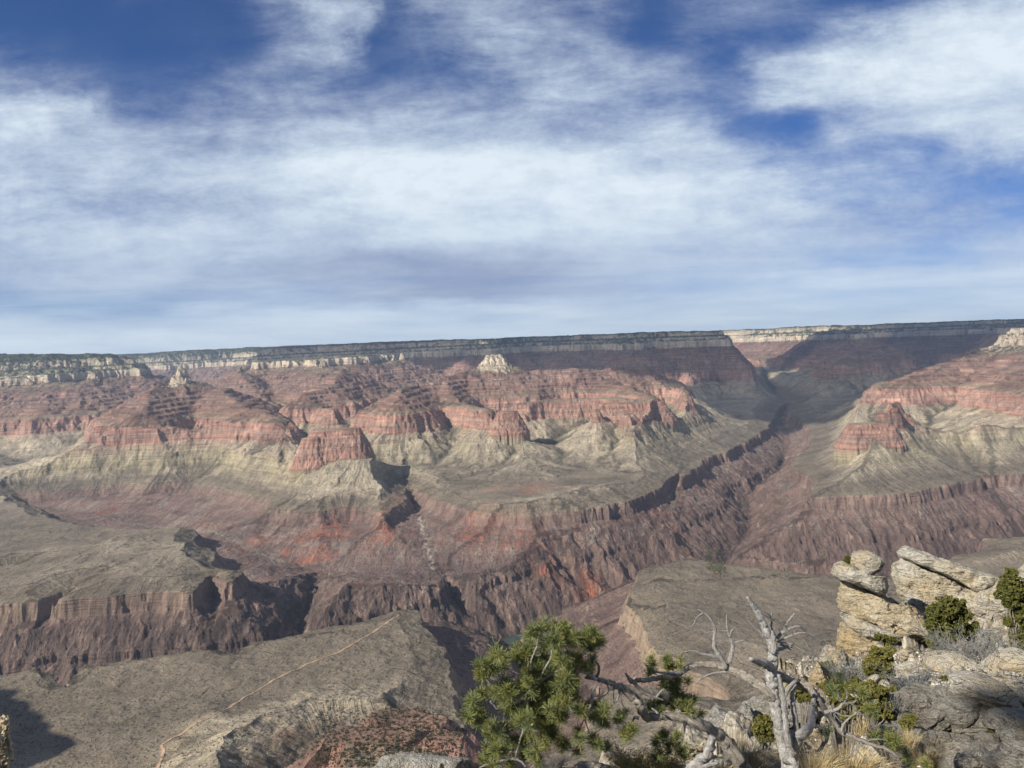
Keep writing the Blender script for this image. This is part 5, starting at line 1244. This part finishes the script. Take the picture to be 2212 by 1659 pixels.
for L, a, b in [([(1480, 745), (1420, 700), (1360, 672), (1320, 650), (1240, 620)], 16, 6), ([(1480, 790), (1440, 850), (1435, 960), (1400, 1050), (1365, 1110)], 13, 9), ([(1368, 1105), (1395, 1180), (1420, 1260), (1445, 1300)], 7, 3), ([(1365, 1110), (1335, 1180), (1320, 1300)], 6, 3), ([(1425, 1265), (1390, 1290), (1350, 1280)], 5, 3),
                ([(1240, 650), (1190, 700), (1140, 716)], 8, 4), ([(980, 265), (950, 320), (928, 375), (930, 430)], 8, 6), ([(925, 375), (880, 355), (860, 350)], 5, 3), ([(1030, 285), (1055, 340), (1075, 370), (1070, 440)], 8, 6), ([(1075, 370), (1095, 310), (1135, 290)], 7, 4), ([(930, 430), (900, 500), (870, 560), (860, 680)], 9, 8),
                ([(1070, 440), (1060, 540), (1000, 640), (930, 760)], 9, 9), ([(880, 870), (850, 920), (815, 960), (820, 1010), (780, 1050)], 8, 5), ([(1080, 865), (1020, 885), (960, 905)], 7, 3), ([(1110, 935), (1060, 970), (1000, 1000)], 7, 3), ([(945, 705), (935, 740), (925, 765)], 6, 3), ([(540, 530), (570, 600), (590, 660), (620, 720)], 7, 5),
                ([(490, 940), (530, 985), (555, 1020)], 10, 7), ([(440, 980), (480, 1030), (500, 1050), (420, 1110)], 6, 3), ([(620, 1070), (620, 1120), (600, 1170), (550, 1190)], 6, 4), ([(820, 1170), (800, 1240), (760, 1300)], 7, 4), ([(850, 1170), (900, 1215), (945, 1225)], 8, 4), ([(640, 1490), (560, 1510), (470, 1530), (390, 1560)], 12, 6), ([(640, 1490), (700, 1475), (780, 1500), (830, 1560)], 12, 9), ([(1240, 620), (1150, 640), (1050, 700), (900, 800), (760, 900), (640, 1000), (560, 1020)], 14, 8), ([(900, 800), (840, 950), (820, 1150), (760, 1330), (720, 1480)], 11, 6),
                ([(700, 700), (660, 740), (600, 720), (540, 700)], 7, 4), ([(560, 770), (520, 740), (450, 720)], 6, 3), ([(1140, 1060), (1110, 1110)], 5, 3), ([(1010, 1215), (1070, 1250), (1140, 1265)], 6, 3)]:
    t = Tubes(); t.add([c4(p, 4.9) for p in L], W4(a), W4(b), 7, 4, .3, int(L[0][0] + L[-1][1] + 2)); t.build('branch', twigm, pt)
LB = [(990, 245, 55), (915, 290, 60), (850, 335, 45), (1120, 270, 75), (1180, 270, 50), (1090, 380, 90), (1000, 380, 60), (1450, 315, 65), (1380, 390, 80), (1240, 345, 75), (1310, 360, 60), (1460, 420, 70), (1500, 380, 40), (545, 500, 50), (600, 525, 40), (490, 560, 60), (430, 610, 60), (500, 640, 60), (410, 690, 60), (620, 610, 50), (770, 490, 70), (720, 480, 45), (850, 450, 60), (930, 530, 80), (860, 570, 90), (1050, 540, 110), (1160, 520, 90), (1260, 560, 80), (1330, 560, 60), (850, 670, 90), (980, 690, 100), (1100, 660, 100), (1200, 690, 80), (1180, 780, 90), (1270, 720, 60), (1400, 630, 50), (1430, 560, 35), (640, 790, 60), (720, 820, 100), (560, 850, 70), (640, 880, 80), (850, 820, 90), (960, 860, 100), (1080, 820, 80), (1230, 850, 70), (1270, 890, 50), (1180, 950, 80), (1060, 930, 70), (440, 870, 55), (360, 920, 60), (320, 960, 50), (290, 1060, 45), (380, 1060, 65), (370, 1120, 50), (640, 960, 90), (740, 980, 80), (700, 1040, 60), (880, 1030, 90), (990, 1050, 80), (1090, 1040, 80), (1160, 1040, 60), (820, 1110, 80), (950, 1150, 80), (1060, 1160, 70), (1160, 1110, 45), (480, 1150, 50), (470, 1230, 55), (530, 1210, 45), (640, 1160, 55), (720, 1150, 45), (520, 1290, 45), (600, 1260, 35), (700, 1300, 50), (760, 1320, 50), (860, 1280, 60), (980, 1290, 65), (1080, 1270, 60), (1160, 1300, 60), (1190, 1350, 35), (1000, 1350, 35), (460, 1400, 60), (450, 1480, 55), (540, 1420, 50), (620, 1370, 35), (800, 1390, 30), (900, 1420, 60), (920, 1490, 50), (820, 1450, 40), (660, 1510, 40), (500, 1530, 45), (1290, 1220, 35), (1310, 1310, 45), (1300, 1400, 35), (1460, 1300, 45), (1500, 1340, 40), (1560, 1370, 20), (1410, 980, 50), (1360, 1030, 55), (1310, 1010, 35), (1450, 1060, 45), (1540, 1100, 55), (1550, 1160, 35), (1540, 1020, 40), (1700, 1080, 50), (1790, 1220, 50), (1760, 1260, 30)]
foliage('foliage', LB, c4, 4.95, pt, 11, R_=0.050, dens=1.2, dy=.3)
RB = [(610, 670, 50), (600, 740, 45), (730, 640, 45), (740, 700, 65), (790, 740, 40), (868, 680, 30), (870, 720, 25), (560, 790, 30), (760, 890, 70), (700, 870, 50), (830, 850, 40), (930, 860, 35), (850, 950, 75), (900, 1020, 80), (960, 1040, 45), (880, 1100, 70), (780, 1070, 60), (700, 1050, 60), (940, 1140, 60), (1020, 1150, 40), (600, 1070, 50), (550, 1100, 40), (650, 1120, 35), (690, 1390, 70), (620, 1410, 45), (780, 1430, 65), (860, 1480, 60), (740, 1500, 50), (660, 1530, 40), (620, 1570, 35), (880, 1540, 35), (820, 1380, 45), (150, 1150, 45), (60, 1160, 45), (130, 1250, 30), (120, 1080, 35), (370, 1340, 45), (350, 1130, 30), (290, 1180, 35), (80, 1420, 50), (40, 1400, 35), (150, 1440, 30), (200, 1470, 15)]
foliage('foliage', RB, c3, 5.25, pt, 12, R_=0.046, dens=.85, dy=.15)
ps = empty('pine_sprig', c2((700, 1500), 4.9), label='living pine sprigs on the pale lower right branch above the golden grass', category='pine branch')
SB_ = [(380, 540, 45), (340, 590, 45), (430, 600, 40), (330, 640, 40), (590, 660, 45), (620, 720, 40), (550, 640, 30), (640, 690, 35), (700, 830, 40), (720, 880, 40), (690, 890, 30), (900, 1090, 55), (960, 1120, 60), (930, 1190, 60), (990, 1200, 40), (880, 1150, 40), (780, 1095, 35), (740, 1090, 25), (1060, 1260, 40), (1210, 1340, 35), (1240, 1350, 20), (1080, 1380, 40), (270, 1060, 30), (230, 1070, 25)]
foliage('foliage', SB_, c2, 4.9, ps, 13, R_=0.046, dens=.85, dy=.12)
print('pine', round(time.time() - T0, 1))

# --- junipers and shrubs
jun = leafmat('juniper_leaf', (.050, .060, .016), (.155, .150, .040), 2.5)
jun2 = leafmat('juniper_leaf_yellow', (.085, .090, .022), (.215, .190, .055), 2.5)
gry = leafmat('grey_leaf', (.13, .14, .13), (.24, .25, .23), 4.0)
def shrub(name, conv, blobs, y, mat, seed, leaf=0.022, dens=1.0, label='', category='shrub', parent_stem=True, thick=0.9):
    g = np.random.RandomState(seed); px1 = (conv((1000, 1000), y) - conv((1001, 1000), y)).length
    bxs = np.array(blobs, float); cx, cy = bxs[:, 0].mean(), (bxs[:, 1] + bxs[:, 2]).max()
    root = conv((cx, cy), y); gzv = float(gz(np.array([root.x]), np.array([root.y]))[0])
    if gzv < root.z and root.z - gzv < 2.0: root = Vector((root.x, root.y, gzv))
    e_ = empty(name, root, label=label, category=category); ref = np.array(root); Q_ = []; st = Tubes()
    for (x, yy, r) in blobs:
        yb = y + g.uniform(-.5, .5) * r * px1 * thick; c = np.array(conv((x, yy), yb)); R_ = r * px1
        nc_ = int(34 * dens * max(1, (R_ / .25) ** 1.6)) + 10
        for k in range(nc_):
            d = g.normal(size=3); d /= np.linalg.norm(d); cc = c + d * R_ * g.uniform(.45, 1.0)
            rc_ = R_ * g.uniform(.16, .32)
            Q_.append(leaf_cloud(cc, (rc_, rc_, rc_ * .8), int(34), leaf, g))
        st.add([root, np.array(root) * .5 + c * .5 + g.normal(size=3) * R_ * .2, c + g.normal(size=3) * R_ * .2], .03 * R_ / .4 + .008, .006, 6, 3, .3, seed)
    link('foliage', quads_mesh('foliage', np.concatenate(Q_) - ref), mat, e_)
    st.build('stems', bark, e_); return e_
shrub('juniper', c1, [(1450, 800, 110), (1560, 800, 90), (1350, 880, 110), (1480, 920, 150), (1600, 900, 100), (1300, 960, 80), (1420, 1040, 140), (1560, 1020, 110), (1680, 1040, 60), (1340, 1110, 90), (1460, 1130, 90), (1370, 1200, 60), (1300, 1170, 40), (1730, 1000, 40)], 18.0, jun, 21, .030, 1.0, 'round olive juniper in front of the tilted limestone outcrop', 'juniper')
shrub('juniper', c1, [(2080, 480, 60), (2050, 540, 60), (2110, 560, 70), (2040, 620, 70), (2120, 640, 80), (2000, 690, 70), (2090, 710, 90), (2200, 640, 80), (2180, 760, 100), (2060, 780, 50), (2240, 880, 110), (2150, 900, 80), (2260, 1020, 100), (2170, 1100, 90), (2150, 1180, 80), (2240, 1200, 90), (2290, 740, 90), (2060, 960, 50)], 16.0, jun, 22, .028, 1.0, 'tall dark juniper cut by the right edge of the photo', 'juniper')
shrub('juniper', c1, [(740, 1310, 70), (820, 1290, 70), (700, 1370, 70), (830, 1380, 90), (720, 1450, 80), (850, 1470, 80), (780, 1530, 70), (660, 1430, 40), (900, 1530, 40), (880, 1240, 60), (740, 1240, 40)], 12.5, jun2, 23, .022, 1.0, 'yellow green juniper at the shaded foot of the rock pinnacle', 'juniper')
shrub('small_shrub', c1, [(470, 340, 30), (490, 355, 24), (450, 360, 18)], 19.9, jun, 24, .025, 1.2, 'tiny dark shrub perched on the pinnacle cap slab', 'shrub')
shrub('juniper', c2, [(1430, 560, 50), (1520, 590, 80), (1620, 620, 90), (1720, 640, 70), (1560, 680, 90), (1680, 720, 90), (1450, 660, 60), (1620, 800, 80), (1700, 800, 60), (1560, 760, 50)], 11.0, jun, 25, .020, 1.0, 'low dark juniper lying across the lower side of the gravel patch', 'juniper')
shrub('shrub', c2, [(1400, 750, 50), (1450, 790, 45), (1370, 720, 30)], 10.0, jun2, 26, .018, 1.0, 'small olive shrub on the grey rocks left of the low dark juniper', 'shrub')
shrub('shrub', c3, [(1590, 1230, 50), (1650, 1220, 50), (1570, 1300, 60), (1650, 1310, 60), (1610, 1370, 60), (1680, 1380, 40)], 7.2, jun2, 27, .012, 1.0, 'green shrub behind the dead trunk and right of the pointed white boulder', 'shrub')
shrub('shrub', c3, [(1950, 930, 50), (2020, 980, 60), (1880, 900, 50), (1960, 1000, 50), (2050, 1010, 40)], 8.5, jun2, 28, .013, 1.0, 'green shrub right of the dead trunk above the broad white boulder', 'shrub')
shrub('shrub', c1, [(250, 1390, 45), (230, 1440, 40), (270, 1480, 40), (300, 1380, 40)], 15.0, jun2, 29, .02, 1.0, 'small green shrub between the rock spire and the buff boulder', 'shrub')
shrub('shrub', c2, [(700, 600, 60), (620, 610, 50), (770, 650, 60), (680, 680, 60), (820, 720, 60), (740, 760, 70), (860, 800, 60), (700, 830, 60), (800, 860, 70), (880, 880, 50), (540, 610, 40), (500, 640, 40)], 9.0, jun2, 30, .014, .9, 'loose green shrub with pale stems right of the crooked lower branch', 'shrub')
shrub('shrub', c2, [(1030, 950, 50), (1090, 960, 50), (1060, 1010, 50), (1120, 920, 35)], 8.0, jun2, 31, .014, .9, 'small green shrub below the gravel patch behind the golden grass', 'shrub')
shrub('shrub', c1, [(800, 1110, 40), (860, 1130, 50), (930, 1140, 40), (760, 1100, 25)], 18.6, jun, 32, .02, .9, 'thin dark shrub clinging to the front of the rock pinnacle', 'shrub')
shrub('shrub', c2, [(1880, 990, 70), (2010, 980, 80), (2100, 960, 60), (2200, 900, 60), (2080, 1040, 60)], 8.5, jun, 33, .014, .9, 'dark shrub in the shade at the lower right edge', 'shrub')
def twiggy(name, conv, cx, cy, w, h, y, n, mat, seed, label, category='shrub', rad=.003, segs=4, leaf=None):
    g = np.random.RandomState(seed); px1 = (conv((1000, 1000), y) - conv((1001, 1000), y)).length
    root = np.array(conv((cx, cy + h * .5), y)); e_ = empty(name, tuple(root), label=label, category=category); t = Tubes(); Q_ = []
    for i in range(n):
        a = g.uniform(-1, 1); b = g.uniform(-.7, .7); p = root + np.array([a * w * .25 * px1, b * w * .25 * px1, 0])
        d = np.array([a * w * .5 * px1, b * w * .4 * px1, h * px1 * g.uniform(.5, 1.0)]) / segs; pts = [p]
        for k in range(segs): p = p + d * g.uniform(.7, 1.3) + g.normal(size=3) * np.linalg.norm(d) * .35; pts.append(p)
        t.add(pts, rad * 1.3, rad * .5, 3, 1, .1, seed + i)
        for k in range(1, segs + 1):
            for _ in range(2):
                q = pts[k]; dd = d * .6 + g.normal(size=3) * np.linalg.norm(d) * .7; t.add([q, q + dd * .5 + g.normal(size=3) * .01, q + dd], rad * .7, rad * .4, 3, 1, .1, i)
                if leaf is not None: Q_.append(leaf_cloud(q + dd, (.03, .03, .03), 9, leaf[1], g))
    t.build('stems', mat, e_)
    if leaf is not None: link('foliage', quads_mesh('foliage', np.concatenate(Q_) - root), leaf[0], e_)
    return e_
greytwig, _n, _b = material('grey_twig', 0.9, 0.1); _b.inputs['Base Color'].default_value = (.24, .24, .225, 1)
twiggy('dead_shrub', c1, 1680, 1210, 560, 240, 15.5, 130, greytwig, 41, 'wide tangled grey shrub under the round olive juniper', rad=.006)
twiggy('dead_shrub', c1, 480, 1440, 330, 240, 13.5, 90, greytwig, 42, 'grey leafless shrub between the rock spire and the yellow green juniper', rad=.005)
twiggy('dead_shrub', c2, 1180, 560, 440, 120, 11.5, 90, greytwig, 43, 'low grey shrub along the left end of the gravel patch', rad=.004)
twiggy('dead_shrub', c1, 2000, 1300, 260, 120, 14.5, 60, greytwig, 44, 'sparse grey shrub right of the wide tangled one above the gravel', rad=.005)
twiggy('dead_shrub', c4, 1060, 1510, 260, 110, 5.6, 60, greytwig, 45, 'small grey leafless shrub at the bottom edge right of the pine', rad=.0014)
twiggy('dead_shrub', c2, 950, 780, 200, 140, 9, 40, greytwig, 46, 'thin grey stems left of the shaded rubble slope', rad=.003)
rab = leafmat('rabbitbrush_leaf', (.22, .18, .06), (.44, .36, .15), 10.0)
drym, _n, _b = material('dry_stem', 0.9, 0.1); _b.inputs['Base Color'].default_value = (.30, .25, .15, 1)
twiggy('rabbitbrush', c4, 1850, 1530, 330, 130, 5.4, 70, drym, 47, 'yellowish rabbitbrush at the bottom edge left of the crooked pine limb', 'bush', rad=.0014, leaf=(rab, .006))
twiggy('rabbitbrush', c3, 720, 1620, 220, 110, 5.6, 45, drym, 48, 'dry yellow bush under the lowest pine needles', 'bush', rad=.0014, leaf=(rab, .006))
shrub('shrub', c2, [(280, 640, 50), (330, 720, 50), (230, 600, 40), (400, 800, 45), (460, 720, 45), (540, 760, 50), (600, 830, 45), (500, 900, 45), (420, 900, 40)], 7.0, jun2, 34, .012, .7, 'loose yellow green bush behind the crooked lower branch', 'shrub')
shrub('shrub', c2, [(930, 640, 40), (1000, 700, 45), (900, 720, 45), (960, 790, 40), (840, 640, 35)], 9.6, jun2, 35, .014, .8, 'small green shrub at the left end of the gravel patch', 'shrub')
shrub('shrub', c1, [(560, 1560, 60), (480, 1600, 60), (400, 1620, 60), (640, 1600, 60), (560, 1640, 60)], 11.5, jun, 36, .016, .8, 'dark green shrub below the grey leafless one and left of the yellow green juniper', 'shrub')
shrub('shrub', c2, [(1330, 1080, 50), (1400, 1110, 50), (1290, 1130, 40)], 9.0, jun2, 37, .014, .9, 'small green shrub among the rocks right of the golden grass', 'shrub')
shrub('shrub', c2, [(1660, 1010, 45), (1720, 1040, 45), (1600, 1040, 35)], 9.8, jun, 38, .015, .9, 'dark shrub between grey rocks below the low dark juniper', 'shrub')
shrub('shrub', c2, [(1500, 1290, 60), (1420, 1330, 50), (1580, 1330, 50), (1500, 1380, 50)], 8.5, jun2, 39, .014, .9, 'green shrub at the bottom edge right of the golden grass', 'shrub')
twiggy('dead_shrub', c2, 1780, 1240, 420, 220, 8.8, 80, greytwig, 49, 'grey dead shrub in the bottom right corner', rad=.003)
# --- grasses
def grassmat(name, c0, c1):
    m_, n_, b_ = material(name, 0.7, 0.2); n_.l.new(n_.mix(n_.node('ShaderNodeNewGeometry').outputs['Random Per Island'], c0, c1), b_.inputs['Base Color']); return m_
gold = grassmat('golden_grass', (.38, .28, .12), (.66, .54, .30)); brown = grassmat('brown_grass', (.20, .16, .09), (.42, .34, .20))
def grass(name, conv, cx, cy, wid, L, y, n, mat, seed, label, lean=0.0, w=.0018):
    g = np.random.RandomState(seed); px1 = (conv((1000, 1000), y) - conv((1001, 1000), y)).length; root = np.array(conv((cx, cy), y)); V_, F_ = [], []
    for i in range(n):
        a = g.uniform(0, 6.28); rr_ = g.uniform(0, 1) ** .7 * wid * px1 * .5; p = root + np.array([math.cos(a) * rr_, math.sin(a) * rr_ * .6, -.02])
        out = np.array([math.cos(a), math.sin(a) * .7, 0]) * g.uniform(.1, .9) + np.array([lean, -.1, 0]); l = L * px1 * g.uniform(.55, 1.1)
        s = np.cross(out + 1e-3, (0, 0, 1)); s /= np.linalg.norm(s) + 1e-9; s = s * .5 + g.normal(size=3) * .5; s /= np.linalg.norm(s); o = len(V_)
        for k in range(5):
            f = k / 4.; q = p + out * l * (f * .35 + f * f * .5) + np.array([0, 0, l * (f - .38 * f * f * np.linalg.norm(out))]); ww = w * (1 - f * .85)
            V_ += [q - s * ww, q + s * ww]
        F_ += [(o + 2 * k, o + 2 * k + 1, o + 2 * k + 3, o + 2 * k + 2) for k in range(4)]
    V_ = np.array(V_) - root; o_ = link(name, pymesh(name, V_, F_), mat, None, label=label, category='grass tuft'); o_.location = tuple(root); return o_
grass('grass_tuft', c2, 480, 1520, 420, 430, 4.9, 900, gold, 51, 'large golden grass tuft at the bottom right of the dead trunk', .1)
grass('grass_tuft', c2, 150, 1480, 260, 330, 4.7, 420, gold, 52, 'golden grass tuft touching the right side of the dead trunk', .15)
grass('grass_tuft', c2, 780, 1500, 240, 300, 5.3, 380, gold, 53, 'small golden grass tuft between the two big ones', -.1)
grass('grass_tuft', c2, 1230, 1440, 240, 400, 5.6, 520, gold, 54, 'upright golden grass tuft left of the shaded soil', -.1)
grass('grass_tuft', c2, 620, 1050, 200, 180, 7.5, 220, gold, 55, 'pale grass behind the crooked lower branch', 0)
grass('grass_tuft', c3, 1440, 1600, 260, 330, 6.2, 420, brown, 56, 'brownish grass tuft in front of the pointed white boulder', .1)
grass('grass_tuft', c3, 1530, 1680, 200, 260, 5.8, 260, brown, 57, 'dry brown grass left of the base of the dead trunk', .05)
grass('grass_tuft', c3, 1230, 1690, 160, 200, 5.9, 200, gold, 58, 'short golden grass beside the broken white branch at the bottom', 0)
grass('grass_tuft', c4, 1420, 1590, 500, 110, 5.8, 160, brown, 59, 'thin dry grass stems at the bottom edge below the pine', 0, .0009)
grass('grass_tuft', c1, 1070, 1440, 90, 70, 12.5, 120, brown, 60, 'tiny dry grass tuft at the dark foot of the pinnacle', 0)
grass('grass_tuft', c2, 1760, 1390, 300, 170, 8.0, 260, brown, 64, 'brown dry grass at the bottom edge near the right corner', 0)
grass('grass_tuft', c2, 1080, 1180, 160, 200, 7.0, 220, gold, 65, 'slim golden grass tuft above the upright one', 0)
# broken white branch at the bottom
bb_ = Tubes(); bb_.add(lim([(940, 1700), (1010, 1610), (1090, 1560), (1120, 1470), (1150, 1370)], 4.9), W_(60), W_(30), 12, 5, .3, 90, rr=[W_(q) for q in (56, 50, 46, 42, 34)])
bb_.add(lim([(1020, 1660), (1110, 1640), (1200, 1610)], 4.85), W_(26), W_(14), 10, 4, .3, 91)
bb_.build('broken_branch', silver, None, label='thick barkless white branch stub at the bottom edge below the pine limb', category='branch')

# --- pines behind the viewpoint whose shade falls on the slope at lower right
def tall_pine(x, y, ztop, band, rad, seed, label):
    g = np.random.RandomState(seed); z0 = float(gz(np.array([x]), np.array([y]))[0]); h = ztop - z0
    e_ = empty('pine_tree', (x, y, z0), label=label, category='pine tree'); t = Tubes()
    t.add([(x, y, z0 - .3), (x + .1, y, z0 + h * .5), (x, y + .1, z0 + h)], .13, .03, 10, 6, .2, seed); t.build('trunk', bark, e_)
    Q_ = []; t = Tubes()
    for k in range(30):
        zz = ztop - g.uniform(0, band); a = g.uniform(0, 6.28); L = rad * g.uniform(.5, 1.0); b = np.array([x, y, zz]); e2 = b + np.array([math.cos(a) * L, math.sin(a) * L, .15 * L]); t.add([b, (b + e2) / 2 + (0, 0, .05), e2], .03, .01, 6, 3, .2, k)
        for _ in range(7):
            q = b + (e2 - b) * g.uniform(.3, 1.05) + g.normal(size=3) * .12; Q_.append(leaf_cloud(q, (.22, .22, .16), 60, .035, g))
    t.build('branches', bark, e_); link('foliage', quads_mesh('foliage', np.concatenate(Q_) - np.array([x, y, z0])), needle, e_)
def shade_from(x, y, z, dist): k = dist; return x + math.sin(SUN_AZ) * k, y + math.cos(SUN_AZ) * k, z + math.tan(SUN_EL) * k
for (u, v, dist, rad, sd_, lab) in [(2196, 1640, 16.5, 1.1, 62, 'tall bare stemmed pine tree with a high crown beside the viewpoint')]:
    x, y, z, ok = hit_ground(u, v); a, b, c = shade_from(x, y, z, dist); tall_pine(a, b, c + 1.7, 1.2, rad, sd_, lab)
